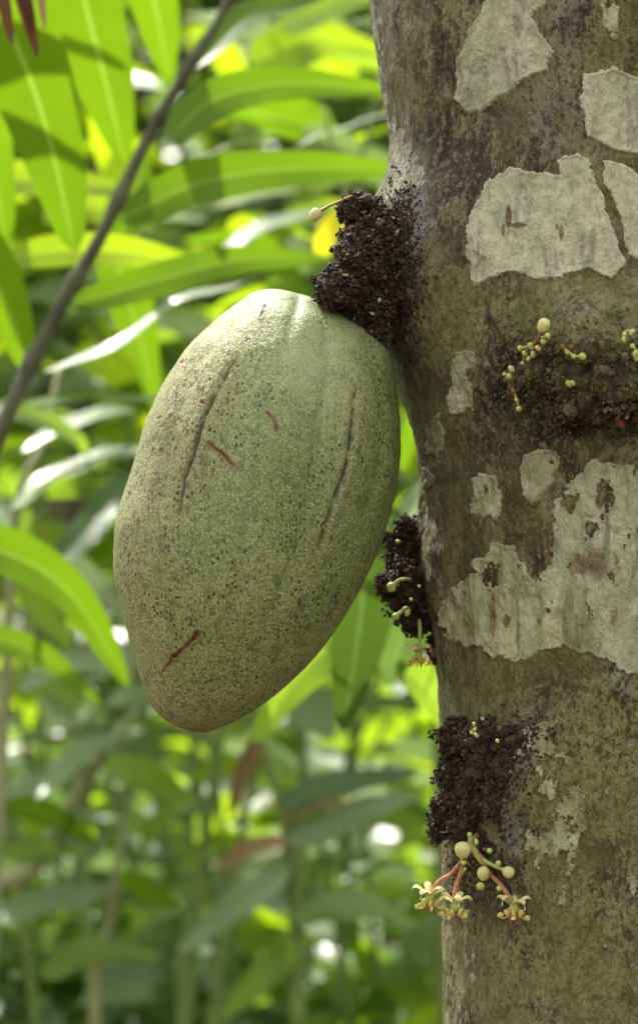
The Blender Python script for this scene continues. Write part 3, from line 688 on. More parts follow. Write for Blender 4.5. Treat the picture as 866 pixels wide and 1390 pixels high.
# ------------------------------------------------------------------ buds and flowers
def sepal_geo(c, out, droop, L, W, curl=1., n=8, side=4):
    """narrow boat-shaped petal leaving c along 'out', arching over"""
    c = np.array(c); out = np.array(out, float); out /= np.linalg.norm(out); up = np.array([0, 0, 1.])
    lat = np.cross(out, up); lat /= np.linalg.norm(lat)
    V_ = []; F_ = []
    for lay in (0, 1):
        for i in range(n+1):
            t = i/n
            ctr = c+out*L*math.sin(t*1.5)*.75+up*L*(.35*math.sin(t*2.6)*curl-droop*t*t)
            w = W*math.sin(min(1, t*1.05+.09)*math.pi)**.6 if t < .95 else W*.25
            for k in range(side+1):
                a = (k/side-.5)*2
                V_.append(ctr+lat*a*w*.5-up*(abs(a)**2*w*.28)+up*(-.00025*lay))
    m_ = side+1; off = (n+1)*m_
    for lay in (0, 1):
        for i in range(n):
            for k in range(side):
                q = [lay*off+i*m_+k, lay*off+(i+1)*m_+k, lay*off+(i+1)*m_+k+1, lay*off+i*m_+k+1]
                F_.append(q if lay == 0 else q[::-1])
    for i in range(n):
        for k in (0, side): F_.append((i*m_+k, (i+1)*m_+k, off+(i+1)*m_+k, off+i*m_+k))
    return V_, F_
def flower(parent, c, size, ph=0., pouchmat='pouch', n=5, drop=1.):
    c = np.array(c, float)
    f = ball('flower', c, size*.13, M['budgreen'], parent, seg=12, rings=8, stretch=(1, 1, 1.4))
    for k in range(n):
        a = TAU*k/n+ph; out = np.array([math.cos(a), math.sin(a), 0])
        mb = MB(); V_, F_ = sepal_geo(c+np.array([0, 0, size*.06]), out, .22+random.uniform(-.12, .12), size*.74, size*.24, 1.25+random.uniform(-.2, .3)); mb.add(V_, F_); mb.build('sepal', M['sepal'], f)
        a2 = a+math.pi/n; o2 = np.array([math.cos(a2), math.sin(a2), 0])
        mb = MB()
        V_, F_ = ball_geo(c+o2*size*.20-np.array([0, 0, size*.16*drop]), size*.085, 10, 8, (.8, .7, 1.6), axis=o2*.5+np.array([0, 0, 1])); mb.add(V_, F_)
        V_, F_ = ball_geo(c+o2*size*.40-np.array([0, 0, size*(.20+.08*random.random())*drop]), size*.062, 10, 8, (1.4, .4, 1.5), axis=o2+np.array([0, 0, -.3]), jitter=.06); mb.add(V_, F_)
        V_, F_, U_ = tube_geo([c+o2*size*.22-np.array([0, 0, size*.26*drop]), c+o2*size*.33-np.array([0, 0, size*.30*drop]), c+o2*size*.40-np.array([0, 0, size*.22*drop])], [size*.02]*3, 5, 6); mb.add(V_, F_)
        mb.build('petal', M[pouchmat], f)
        tube('staminode', [c+out*size*.05-np.array([0, 0, size*.08]), c+out*size*.10-np.array([0, 0, size*.26]), c+out*size*.13-np.array([0, 0, size*(.46+.06*random.random())])], [size*.022, size*.022, size*.008], M['stamin'], f, 8, 6)
    return f
# cluster under the lowest cushion
yB = cz(650, 1160)-.012
fc = thing('flower_cluster', 'hanging cluster of cream star flowers and round buds on red stalks below the lowest cushion', 'flowers', tuple(P(650, 1140, yB+.01)), 'flower and bud clusters on the trunk')
def B(px, py, dy=0.): return P(px, py, min(yB, cz(px, py)-.007)+dy)
tube('stalk', [P(655, 1128, yB+.018), B(645, 1136, .004), B(636, 1145), B(630, 1165)], [.0013, .0012, .001, .0009], M['redstalk'], fc)
tube('stalk', [B(628, 1166), B(612, 1186), B(594, 1198), B(584, 1216, -.002)], [.0008, .0009, .0010, .0011], M['redstalk'], fc)
tube('stalk', [B(628, 1168), B(624, 1188), B(618, 1206), B(617, 1226, -.003)], [.0008, .001, .0011, .0012], M['redstalk'], fc)
tube('stalk', [B(636, 1145), B(650, 1160), B(664, 1185), B(680, 1202), B(697, 1228)], [.0008, .0009, .0010, .0011, .0012], M['redstalk'], fc, 30)
tube('stalk', [B(641, 1148), B(655, 1166), B(672, 1176), B(690, 1183)], [.0009, .0010, .0009, .0009], M['greenstalk'], fc)
tube('stalk', [B(648, 1158), B(654, 1168), B(656, 1184)], [.0007, .0007, .0008], M['redstalk'], fc)
tube('stalk', [B(632, 1178), B(624, 1190), B(616, 1214)], [.0007, .0006, .0007], M['greenstalk'], fc)
tube('stalk', [B(637, 1130), B(640, 1150), B(650, 1166), B(655, 1172)], [.0009, .0012, .0012, .0008], M['greenstalk'], fc)
for (x, y, r, mt, s) in ((628, 1154, 12.5, 'bud', 1.05), (656, 1186, 9.8, 'bud', 1.15), (690, 1184, 9.2, 'bud', 1.), (652, 1203, 6.5, 'budgreen', 1.), (637, 1133, 3.8, 'budgreen', 1.), (676, 1172, 4.2, 'budgreen', 1.1), (664, 1155, 4.5, 'budgreen', 1.), (629, 1171, 4.5, 'budgreen', .9), (677, 1206, 4, 'budgreen', 1.2), (646, 1143, 3.4, 'budgreen', 1.5)):
    ball('bud', B(x, y, -.003), r*S*.88, M[mt], fc, seg=20, rings=14, stretch=(1, 1, s), pear=.08)
flower(fc, B(583, 1219, -.003), .0150, .4); flower(fc, B(617, 1230, -.006), .0150, 1.1); flower(fc, B(697, 1232, -.002), .0152, .2)
# second cluster on the middle cushion
yC = 1.02
fc2 = thing('flower_cluster', 'two green stalked buds and one hanging orange flower on the middle dark cushion', 'flowers', tuple(P(565, 850, yC)), 'flower and bud clusters on the trunk')
tube('stalk', [P(560, 788, yC+.02), P(550, 786, yC), P(541, 788, yC), P(534, 795, yC)], [.0008, .0008, .0008, .0012], M['greenstalk'], fc2)
ball('bud', P(531, 797, yC), 6.6*S, M['budgreen'], fc2, seg=18, rings=12, stretch=(1, 1, 1.08))
tube('stalk', [P(557, 828, yC+.015), P(551, 825, yC), P(545, 830, yC), P(539, 835, yC)], [.0008, .0008, .0008, .0010], M['greenstalk'], fc2)
ball('bud', P(537, 837, yC), 5.4*S, M['budgreen'], fc2, seg=18, rings=12)
ball('bud', P(553, 832, yC), 3.8*S, M['budgreen'], fc2, seg=14, rings=10, stretch=(1, 1, 1.4), axis=(.4, 0, 1))
ball('bud', P(569, 796, yC), 2.2*S, M['budgreen'], fc2); ball('bud', P(558, 814, yC), 2.6*S, M['budgreen'], fc2); ball('bud', P(540, 735, yC+.005), 3.6*S, M['budgreen'], fc2, stretch=(1, 1, .7))
tube('stalk', [P(569, 842, yC+.01), P(570, 855, yC), P(569, 872, yC), P(568, 886, yC)], [.0009, .0008, .0008, .0012], M['greenstalk'], fc2)
flower(fc2, P(568, 888, yC), .0125, .5, 'orange', drop=1.35)
ball('bud', P(590, 886, 1.045), 5.5*S, M['redbud'], fc2, seg=14, rings=10, stretch=(1, 1, 1.5), jitter=.12)
# single bud above the pod
fb = thing('flower_bud', 'single cream bud on a thin red stalk reaching left from the top cushion', 'flower bud', tuple(P(465, 272, .985)))
tube('stalk', [P(478, 266, .99), P(462, 273, .985), P(446, 280, .982), P(434, 287, .98)], [.0006, .0006, .0006, .0008], M['redstalk'], fb)
ball('bud', P(428, 292, .98), 8.0*S, M['bud'], fb, seg=20, rings=14, stretch=(1, 1, 1.25), axis=(.55, 0, .8), pear=.15)
# tiny buds on the ridge and on the lowest cushion
def bud_group(label, stalks, buds, off=.0150):
    a0 = buds[0]; g = thing('bud_cluster', label, 'buds', tuple(sp(a0[0], a0[1], .002)), 'flower and bud clusters on the trunk')
    for pts_, mt in stalks: tube('stalk', [sp(x, y, off) for x, y in pts_], [.0006]*len(pts_), M[mt], g, 12, 8)
    for (x, y, r, mt) in buds: ball('bud', sp(x, y, off+.001), r*S*.80*random.uniform(.85, 1.1), M[mt], g, seg=16, rings=11, stretch=(1, 1, random.uniform(1.0, 1.7)), axis=(random.uniform(-1, 1), 0, 1), pear=.15)
bud_group('round cream bud with tiny green buds trailing down left on the mossy ridge', [([(738, 446), (732, 456), (725, 466), (714, 476), (709, 494)], 'redstalk'), ([(722, 466), (712, 472), (704, 470)], 'greenstalk'), ([(735, 458), (744, 456)], 'greenstalk')],
          [(737, 442, 9, 'bud'), (720, 470, 4, 'budgreen'), (712, 480, 4, 'budgreen'), (723, 481, 4, 'budgreen'), (730, 473, 4.2, 'bud'), (705, 473, 3.5, 'budgreen'), (743, 456, 4, 'budgreen'), (737, 464, 4, 'budgreen'), (709, 493, 3, 'budgreen'), (717, 487, 3, 'bud')])
bud_group('yellow-green bud with two reddish buds right of the round cream bud', [([(762, 472), (770, 477), (778, 483), (786, 484)], 'greenstalk')], [(790, 484, 6.4, 'budgreen'), (763, 471, 3.6, 'redbud'), (769, 478, 3.5, 'budgreen'), (778, 484, 4, 'budgreen'), (775, 472, 3, 'redbud')])
bud_group('pair of small yellowish buds at the left end of the mossy ridge', [([(694, 502), (691, 508), (684, 508)], 'greenstalk')], [(691, 511, 4.6, 'budgreen'), (694, 501, 4, 'bud'), (684, 508, 3, 'bud')])
bud_group('green club-shaped bud hanging from a reddish stalk at the left of the ridge', [([(697, 531), (700, 540), (703, 550)], 'greenstalk')], [(704, 555, 5.5, 'budgreen'), (696, 531, 3.6, 'redbud'), (701, 543, 3.2, 'budgreen')])
bud_group('two pale lime buds in the middle of the mossy ridge', [], [(772, 521, 5, 'budgreen'), (777, 520, 4, 'budgreen')])
bud_group('stacked pair of lime buds low on the mossy ridge', [], [(806, 549, 4.5, 'budgreen'), (810, 557, 5, 'budgreen'), (812, 564, 3.6, 'budgreen')])
bud_group('orange-red withered bud under the mossy ridge', [([(840, 548), (838, 558), (840, 566)], 'redstalk')], [(840, 573, 6.5, 'redbud'), (850, 566, 3.4, 'bud')])
bud_group('hooked yellow buds at the upper right end of the ridge', [([(846, 462), (848, 451), (857, 449)], 'greenstalk')], [(857, 451, 3.6, 'bud'), (847, 454, 3.4, 'bud'), (846, 461, 3, 'budgreen')])
bud_group('green bud spray at the right edge of the picture on the ridge', [([(857, 468), (862, 476), (861, 486)], 'greenstalk')], [(858, 470, 4, 'budgreen'), (862, 480, 4.6, 'budgreen'), (864, 487, 4, 'budgreen')])
bud_group('tiny lime buds among the dark crumbs of the lowest cushion', [], [(643, 983, 3.4, 'budgreen'), (644, 990, 3, 'budgreen'), (640, 995, 2.6, 'budgreen'), (646, 998, 3, 'budgreen'), (675, 1006, 3, 'budgreen')], .012)

# ------------------------------------------------------------------ leafy plants
def leaf_geo(spine, width, tilt, fold=.18, wav=.03, n=26, side=4, base=.12, blunt=.5, ripple=0., seed=0):
    c = catmull(spine, n); V_ = []; F_ = []; U_ = []
    t_arr = np.linspace(0, 1, n+1)
    prof = (np.sin(np.pi*np.clip(t_arr**(.8), 0, 1)))**blunt*(1-.25*t_arr)
    prof = np.maximum(prof, .03*(1-t_arr)); ph = seed*1.7
    for i in range(n+1):
        t = c[min(i+1, n)]-c[max(i-1, 0)]; t = t/np.linalg.norm(t)
        view = np.array([0, -1, 0]); a = np.cross(t, view); a /= np.linalg.norm(a)+1e-9; nn = np.cross(a, t)
        if a[2] < 0: a = -a
        if nn[1] > 0: nn = -nn
        ca, sa_ = math.cos(R(tilt)), math.sin(R(tilt))
        wdir = a*ca-nn*sa_*-1*(-1)      # upper edge tips back, away from the lens
        wdir = a*ca-nn*sa_
        nd = nn*ca+a*sa_
        for k in range(-side, side+1):
            q = k/side; w = width*.5*prof[i]
            edge = wav*width*abs(q)**2*math.sin(t_arr[i]*13+ph+(0 if q > 0 else 2))
            V_.append(c[i]+wdir*q*w*(1+ripple*math.sin(t_arr[i]*40+ph))+nd*(-fold*w*(1-abs(q)) + edge+0)); U_.append((.5+q*.5, t_arr[i]))
    m_ = 2*side+1
    for i in range(n):
        for k in range(m_-1):
            F_.append((i*m_+k, i*m_+k+1, (i+1)*m_+k+1, (i+1)*m_+k))
    return V_, F_, U_
lc = 0
def leaf(parent, pts, width, tilt, mat, fold=.2, wav=.04, label=None, ripple=0.):
    global lc; lc += 1
    Ym = sum(p[2] for p in pts)/len(pts)
    mb = MB(); V_, F_, U_ = leaf_geo([P(*p) for p in pts], width*S*Ym, tilt, fold, wav, seed=lc, ripple=ripple)
    mb.add(V_, F_, U_, random.random())
    o = mb.build('leaf', M[mat], parent)
    if label: o['label'] = label
    return o
def L4(pts, Y): return [(x, y, Y+.04*i) for i, (x, y) in enumerate(pts)]
def gp(px, Y): return Vector(((px-433)*S*Y, Y, 0))

A1 = thing('ginger_plant', 'leaning dark cane with long arching bright green leaves, crossing the upper left', 'plant', tuple(gp(-420, 1.5)))
tube('stem', [gp(-420, 1.5), P(-300, 1800, 1.5), P(-110, 900, 1.5), P(0, 590, 1.5), P(70, 440, 1.5), P(135, 325, 1.5), P(200, 190, 1.5), P(255, 95, 1.5), P(306, 10, 1.5), P(360, -120, 1.5)], [float(np.interp(k/60, [0, .2, .5, .8, 1], [.009, .006, .0046, .0036, .002]))*(1+(.38 if k % 6 == 0 else .06 if k % 6 == 1 else 0)) for k in range(61)], M['cane'], A1, 180, 12)
leaf(A1, L4([(228, 190), (290, 135), (400, 112), (545, 128)], 1.52), 60, -6, 'ginger')
leaf(A1, L4([(160, 300), (270, 248), (400, 228), (560, 232)], 1.52), 68, -6, 'ginger')
leaf(A1, L4([(95, 415), (220, 378), (330, 352), (452, 352)], 1.50), 52, -2, 'ginger')
leaf(A1, L4([(8, 350), (100, 338), (200, 345), (305, 372)], 1.56), 52, 5, 'lime')
leaf(A1, L4([(30, 548), (110, 536), (190, 540), (300, 545)], 1.56), 36, 62, 'ginger', label='narrow level leaf with a white glare')
leaf(A1, L4([(60, 505), (150, 470), (240, 408), (330, 384)], 1.60), 44, 66, 'pale')
leaf(A1, L4([(252, 98), (330, 22), (420, -10), (520, -60)], 1.6), 52, 25, 'ginger')
leaf(A1, L4([(200, 210), (160, 330), (190, 450), (215, 560)], 1.72), 80, 30, 'ginger')
A2 = thing('ginger_plant', 'broad upright-bladed green leaves hanging into the top left corner', 'plant', tuple(gp(-520, 1.4)))
tube('stem', [gp(-520, 1.4), P(-420, 1500, 1.4), P(-260, 400, 1.4), P(-120, -60, 1.4), P(40, -240, 1.42), P(200, -300, 1.48)], [.01, .008, .007, .006, .005, .003], M['greenstem'], A2, 50, 12)
leaf(A2, L4([(-60, -100), (15, 40), (66, 180), (103, 345)], 1.36), 132, 8, 'ginger', fold=.25)
leaf(A2, L4([(60, -220), (108, -20), (142, 110), (170, 222)], 1.46), 112, -8, 'ginger', fold=.2)
leaf(A2, L4([(160, -260), (196, -60), (216, 30), (230, 112)], 1.55), 78, 5, 'ginger')
leaf(A2, L4([(-110, 240), (-40, 330), (8, 410), (42, 510)], 1.44), 92, 10, 'ginger')
for pts_, wd in (([(-420, -480), (-300, -560), (-150, -600), (20, -580)], 150), ([(-360, -330), (-240, -420), (-120, -430), (30, -380)], 120)):
    leaf(A2, L4(pts_, 1.62), wd, 60, 'ginger')  # unseen leaves added overhead to shade the hanging blades
leaf(A2, L4([(-130, 230), (-40, 240), (60, 243), (240, 262)], 1.66), 66, 20, 'lime')
leaf(A2, L4([(-110, -60), (-40, 100), (-15, 200), (10, 330)], 1.50), 100, 20, 'ginger')
for i, (x0, x1, y1, wd, mt) in enumerate([(-8, 18, 62, 22, 'drydark'), (14, 52, 80, 26, 'drydark'), (30, 44, 48, 16, 'drydark'), (52, 62, 40, 12, 'dry')]):
    leaf(A2, [(x0, -70, 1.30), ((x0+x1)/2, 0, 1.29), (x1, y1, 1.29)], wd, 8, mt, label='dry reddish-brown hanging strip' if i == 0 else None)
A3 = thing('ginger_plant', 'arching green blade bending down beside the lower left of the pod', 'plant', tuple(gp(-460, 1.6)))
tube('stem', [gp(-460, 1.6), P(-330, 1500, 1.6), P(-150, 900, 1.6), P(-80, 720, 1.6), P(-60, 500, 1.62)], [.009, .008, .006, .005, .003], M['greenstem'], A3, 40, 12)
leaf(A3, L4([(-90, 730), (15, 750), (100, 808), (178, 935)], 1.5), 74, 20, 'ginger', fold=.3)
leaf(A3, L4([(-90, 820), (-20, 860), (60, 890), (140, 960)], 1.75), 46, 20, 'ginger')
leaf(A3, L4([(-60, 590), (20, 560), (100, 590), (120, 620)], 1.75), 34, 40, 'shrub')
A4 = thing('glossy_plant', 'pale glossy broad leaf plant left of the pod', 'plant', tuple(gp(-60, 1.9)))
tube('stem', [gp(-60, 1.9), P(-20, 1500, 1.9), P(10, 900, 1.9), P(25, 680, 1.88), P(60, 600, 1.9), P(80, 500, 1.95)], [.007, .006, .005, .0035, .003, .002], M['palestem'], A4, 50, 10)
leaf(A4, L4([(18, 690), (70, 648), (130, 620), (205, 606)], 1.80), 70, 64, 'pale', fold=.08)
leaf(A4, L4([(30, 615), (90, 575), (150, 556), (180, 555)], 1.84), 40, 55, 'pale')
leaf(A4, L4([(80, 762), (120, 715), (160, 665), (215, 640)], 1.9), 50, 15, 'cacao')
leaf(A4, L4([(20, 780), (90, 770), (140, 800), (180, 850)], 1.95), 60, 50, 'pale')
leaf(A4, L4([(40, 690), (30, 760), (60, 830), (100, 880)], 1.98), 55, 40, 'shrub')
leaf(A4, L4([(30, 940), (90, 900), (160, 890), (230, 900)], 2.0), 50, 50, 'pale')
A5 = thing('cacao_seedling', 'dark green ribbed leaves hanging between the pod and the trunk', 'plant', tuple(gp(760, 1.5)))
tube('stem', [gp(760, 1.5), P(700, 1500, 1.5), P(640, 1050, 1.5), P(600, 820, 1.5), P(580, 620, 1.5), P(575, 440, 1.5)], [.008, .006, .004, .003, .0025, .002], M['greenstem'], A5, 50, 10)
leaf(A5, L4([(540, 690), (500, 760), (486, 860), (466, 992)], 1.38), 112, 8, 'cacao', fold=.12)
leaf(A5, L4([(480, 850), (430, 890), (385, 940), (345, 1010)], 1.5), 70, 15, 'shrub')
leaf(A5, L4([(550, 780), (555, 830), (540, 880), (525, 930)], 1.46), 80, 10, 'dark')
leaf(A5, L4([(620, 640), (580, 660), (545, 700), (510, 760)], 1.55), 52, 60, 'pale')
leaf(A5, L4([(600, 470), (580, 540), (560, 590), (545, 640)], 1.6), 44, 10, 'ginger')
leaf(A5, L4([(540, 900), (580, 930), (600, 960), (620, 1010)], 1.55), 60, 15, 'shrub')
A6 = thing('yellow_leaf_sapling', 'thin sapling with one bright yellow leaf behind the top cushion', 'plant', tuple(gp(700, 1.8)))
tube('stem', [gp(700, 1.8), P(640, 1400, 1.8), P(610, 900, 1.8), P(560, 500, 1.8), P(478, 300, 1.78), P(440, 150, 1.8)], [.006, .005, .003, .0025, .002, .0015], M['greenstem'], A6, 40, 8)
leaf(A6, L4([(475, 298), (452, 310), (440, 330), (428, 356)], 1.62), 46, 10, 'yellow', fold=.1, label='bright yellow leaf')
leaf(A6, L4([(300, 352), (340, 315), (390, 295), (440, 282)], 1.9), 44, 50, 'pale')
leaf(A6, L4([(222, 238), (265, 222), (310, 196), (350, 190)], 1.9), 44, 74, 'pale', fold=.05)
leaf(A6, L4([(400, 200), (440, 182), (490, 165), (540, 150)], 1.95), 44, 72, 'pale', fold=.05)
leaf(A6, L4([(280, 400), (300, 392), (340, 380), (370, 370)], 1.8), 26, 72, 'pale')
A7 = thing('broad_leaf_plant', 'grey-green broad leaves on pale slanting stems below and left of the pod', 'plant', tuple(gp(-200, 2.3)))
tube('stem', [gp(-200, 2.3), P(-60, 1340, 2.3), P(50, 1170, 2.3), P(130, 1040, 2.3), P(200, 950, 2.3)], [.012, .010, .009, .007, .004], M['palestem'], A7, 40, 10)
tube('stem', [gp(120, 2.3), P(130, 1400, 2.3), P(150, 1250, 2.3), P(168, 1110, 2.3), P(170, 1000, 2.3)], [.007, .006, .005, .004, .003], M['palestem'], A7, 40, 10)
for pts_, wd, ti, mt in (([(50, 1085), (90, 1040), (130, 1010), (190, 1000)], 62, 58, 'pale'), ([(0, 1080), (50, 1062), (100, 1045), (140, 1040)], 44, 55, 'pale'), ([(-40, 1082), (30, 1092), (80, 1112), (136, 1148)], 44, 20, 'ginger'),
                       ([(140, 1040), (190, 1050), (225, 1068), (270, 1092)], 50, 20, 'shrub'), ([(-20, 1250), (50, 1226), (110, 1212), (180, 1200)], 56, 55, 'pale'), ([(160, 1190), (195, 1205), (220, 1220), (245, 1235)], 36, 20, 'ginger'),
                       ([(-30, 930), (20, 920), (80, 940), (120, 960)], 40, 40, 'shrub'), ([(150, 960), (190, 940), (240, 950), (290, 1010)], 48, 55, 'pale'), ([(60, 1330), (100, 1300), (150, 1290), (220, 1300)], 56, 50, 'shrub'), ([(-30, 1180), (30, 1160), (70, 1150), (110, 1160)], 40, 40, 'shrub')):
    leaf(A7, L4(pts_, 2.2), wd, ti, mt)
A8 = thing('wilting_plant', 'thin upright plant with dry brown curled leaves under the pod', 'plant', tuple(gp(400, 2.2)))
tube('stem', [gp(400, 2.2), P(405, 1400, 2.2), P(392, 1160, 2.2), P(376, 1075, 2.2), P(352, 1000, 2.2), P(345, 940, 2.2)], [.009, .008, .006, .0055, .005, .003], M['greenstem'], A8, 40, 10)
for pts_, wd, ti, mt in (([(392, 1140), (340, 1150), (315, 1165), (290, 1180)], 30, 30, 'dry'), ([(385, 1110), (410, 1095), (440, 1088), (470, 1092)], 26, 30, 'dry'), ([(350, 1000), (340, 1030), (325, 1060), (312, 1110)], 30, 10, 'dry'),
                       ([(385, 1100), (430, 1070), (490, 1058), (570, 1048)], 42, 25, 'cacao'), ([(395, 1150), (440, 1125), (500, 1095), (570, 1080)], 60, 55, 'pale'), ([(395, 1180), (340, 1215), (290, 1250), (240, 1295)], 60, 50, 'pale'), ([(400, 1250), (450, 1230), (510, 1230), (570, 1260)], 54, 45, 'shrub'), ([(400, 1280), (380, 1300), (340, 1340), (300, 1380)], 54, 35, 'shrub')):
    leaf(A8, L4(pts_, 2.15), wd, ti, mt)
A9 = thing('slender_stem_plant', 'slender bare-stemmed plant rising below the pod tip', 'plant', tuple(gp(250, 2.6)))
tube('stem', [gp(250, 2.6), P(248, 1350, 2.6), P(256, 1180, 2.6), P(262, 1050, 2.6), P(275, 900, 2.6)], [.009, .007, .006, .005, .003], M['greenstem'], A9, 40, 10)
for pts_, wd, ti, mt in (([(256, 1180), (280, 1150), (310, 1140), (340, 1150)], 34, 30, 'lime'), ([(256, 1230), (220, 1230), (190, 1250), (170, 1280)], 40, 40, 'shrub'), ([(262, 1060), (300, 1040), (330, 1040), (370, 1060)], 40, 30, 'lime'), ([(262, 1090), (230, 1100), (205, 1130), (190, 1160)], 36, 30, 'shrub')):
    leaf(A9, L4(pts_, 2.55), wd, ti, mt)

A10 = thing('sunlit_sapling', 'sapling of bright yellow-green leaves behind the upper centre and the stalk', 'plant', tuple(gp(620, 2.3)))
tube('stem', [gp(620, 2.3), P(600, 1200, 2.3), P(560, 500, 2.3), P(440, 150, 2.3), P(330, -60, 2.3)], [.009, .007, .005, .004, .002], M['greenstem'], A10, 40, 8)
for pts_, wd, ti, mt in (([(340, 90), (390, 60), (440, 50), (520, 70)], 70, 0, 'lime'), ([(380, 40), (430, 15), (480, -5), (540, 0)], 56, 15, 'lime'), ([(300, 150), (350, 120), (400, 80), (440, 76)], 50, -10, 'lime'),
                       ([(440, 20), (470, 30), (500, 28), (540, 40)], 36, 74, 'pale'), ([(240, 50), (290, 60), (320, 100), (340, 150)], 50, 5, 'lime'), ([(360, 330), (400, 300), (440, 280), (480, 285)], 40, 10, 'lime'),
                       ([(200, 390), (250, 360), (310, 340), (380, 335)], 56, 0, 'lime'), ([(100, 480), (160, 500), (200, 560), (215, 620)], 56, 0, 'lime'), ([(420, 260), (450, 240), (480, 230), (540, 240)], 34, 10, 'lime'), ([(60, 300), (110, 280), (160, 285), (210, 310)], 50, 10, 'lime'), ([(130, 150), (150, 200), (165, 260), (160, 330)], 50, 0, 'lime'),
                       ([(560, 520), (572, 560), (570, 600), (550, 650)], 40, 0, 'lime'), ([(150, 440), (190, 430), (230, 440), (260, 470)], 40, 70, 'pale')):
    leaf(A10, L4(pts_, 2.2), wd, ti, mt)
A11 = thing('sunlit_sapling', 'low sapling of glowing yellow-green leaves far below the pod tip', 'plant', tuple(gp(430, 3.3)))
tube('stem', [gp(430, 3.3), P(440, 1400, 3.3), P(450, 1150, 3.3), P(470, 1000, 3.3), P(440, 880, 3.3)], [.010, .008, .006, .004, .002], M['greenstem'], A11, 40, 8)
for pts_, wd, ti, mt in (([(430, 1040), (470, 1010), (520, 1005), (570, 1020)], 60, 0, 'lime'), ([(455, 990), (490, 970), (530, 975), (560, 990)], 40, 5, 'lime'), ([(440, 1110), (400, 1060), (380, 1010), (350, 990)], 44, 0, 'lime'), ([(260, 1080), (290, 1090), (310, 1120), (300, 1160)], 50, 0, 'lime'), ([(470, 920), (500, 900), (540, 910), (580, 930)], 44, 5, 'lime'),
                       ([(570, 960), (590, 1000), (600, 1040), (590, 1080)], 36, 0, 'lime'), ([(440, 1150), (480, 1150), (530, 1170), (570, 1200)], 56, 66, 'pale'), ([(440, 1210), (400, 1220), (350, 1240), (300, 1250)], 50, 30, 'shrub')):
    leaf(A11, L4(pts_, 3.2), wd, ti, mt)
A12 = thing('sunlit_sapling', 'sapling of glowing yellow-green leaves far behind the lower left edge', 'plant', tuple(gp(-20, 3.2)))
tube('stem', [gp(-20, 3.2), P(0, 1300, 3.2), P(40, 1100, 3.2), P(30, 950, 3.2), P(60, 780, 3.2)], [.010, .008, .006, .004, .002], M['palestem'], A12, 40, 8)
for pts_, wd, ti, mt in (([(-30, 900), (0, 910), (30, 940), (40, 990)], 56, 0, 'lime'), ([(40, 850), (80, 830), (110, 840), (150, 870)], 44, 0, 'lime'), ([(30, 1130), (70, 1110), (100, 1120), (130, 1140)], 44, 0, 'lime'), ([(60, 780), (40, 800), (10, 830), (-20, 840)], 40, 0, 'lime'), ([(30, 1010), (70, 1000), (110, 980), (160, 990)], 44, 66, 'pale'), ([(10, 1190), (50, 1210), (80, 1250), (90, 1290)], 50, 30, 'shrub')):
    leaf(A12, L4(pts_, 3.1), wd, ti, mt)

# filler shrubs: each one its own stems and foliage
_ql = [math.sin(math.pi*min(1, (i/5)**.85))**.7 for i in range(6)]
_qf = [(i*3+k, i*3+k+1, (i+1)*3+k+1, (i+1)*3+k) for i in range(5) for k in (0, 1)]
_qu = np.array([(.5+.5*q, i/5) for i in range(6) for q in (-1, 0, 1)])
_qt = np.arange(6)/5; _qw = np.array(_ql); _qq = np.array([-1., 0, 1])
def quick_leaf(mb, c, d, up, L, W, tone):
    d = d/math.sqrt(d[0]*d[0]+d[1]*d[1]+d[2]*d[2])
    lat = np.array([d[1]*up[2]-d[2]*up[1], d[2]*up[0]-d[0]*up[2], d[0]*up[1]-d[1]*up[0]]); lat /= math.sqrt(lat@lat)+1e-9
    nn = np.array([lat[1]*d[2]-lat[2]*d[1], lat[2]*d[0]-lat[0]*d[2], lat[0]*d[1]-lat[1]*d[0]])
    ctr = c+np.outer(L*_qt, d); ctr[:, 2] -= L*.22*_qt*_qt
    w = (W*.5*_qw+.0005)
    V_ = ctr[:, None, :]+(w[:, None]*_qq)[:, :, None]*lat+(w[:, None]*.25*np.abs(_qq))[:, :, None]*nn
    mb.fast(V_.reshape(-1, 3), tone)
def shrub(name, label, px, Y, top_py, spread, nstem, per, L, mats, seed, cat='shrub', group='undergrowth plants behind the pod', low=.35, smat='greenstem'):
    random.seed(seed)
    b = gp(px, Y); t = thing(name, label, cat, tuple(b), group); H = P(px, top_py, Y).z
    foli = {k: MB() for k in mats}
    for s_ in range(nstem):
        ang = TAU*s_/nstem+random.random(); lean = random.uniform(.2, 1)*spread
        p0 = np.array(b)+np.array([math.cos(ang), math.sin(ang), 0])*.03; h = H*random.uniform(.72, 1.)
        e = p0+np.array([math.cos(ang)*lean, math.sin(ang)*lean*.7, h]); m1 = p0*.5+e*.5+np.array([-math.cos(ang)*lean*.2, 0, h*.08])
        sp_ = [p0, m1, e]; tube('stem', sp_, [.007, .005, .002], M[smat], t, 16, 7)
        cc = catmull(sp_, 60)
        for q in range(per):
            u_ = low+(1-low)*(q+random.random())/per; i = min(60, int(u_*60)); a = q*2.4+random.uniform(-.4, .4)
            d = np.array([math.cos(a), math.sin(a), random.uniform(-.15, .75)])
            Lq = L*random.uniform(.65, 1.15)
            up = np.array([random.gauss(0, .35), random.gauss(0, .35), 1.])
            bl = foli[random.choice(mats)]
            quick_leaf(bl, cc[i]+d*.02, d, up, Lq, Lq*random.uniform(.36, .5), random.random())
    for k, mb in foli.items():
        if mb.n: mb.build('foliage', M[k], t)
    return t
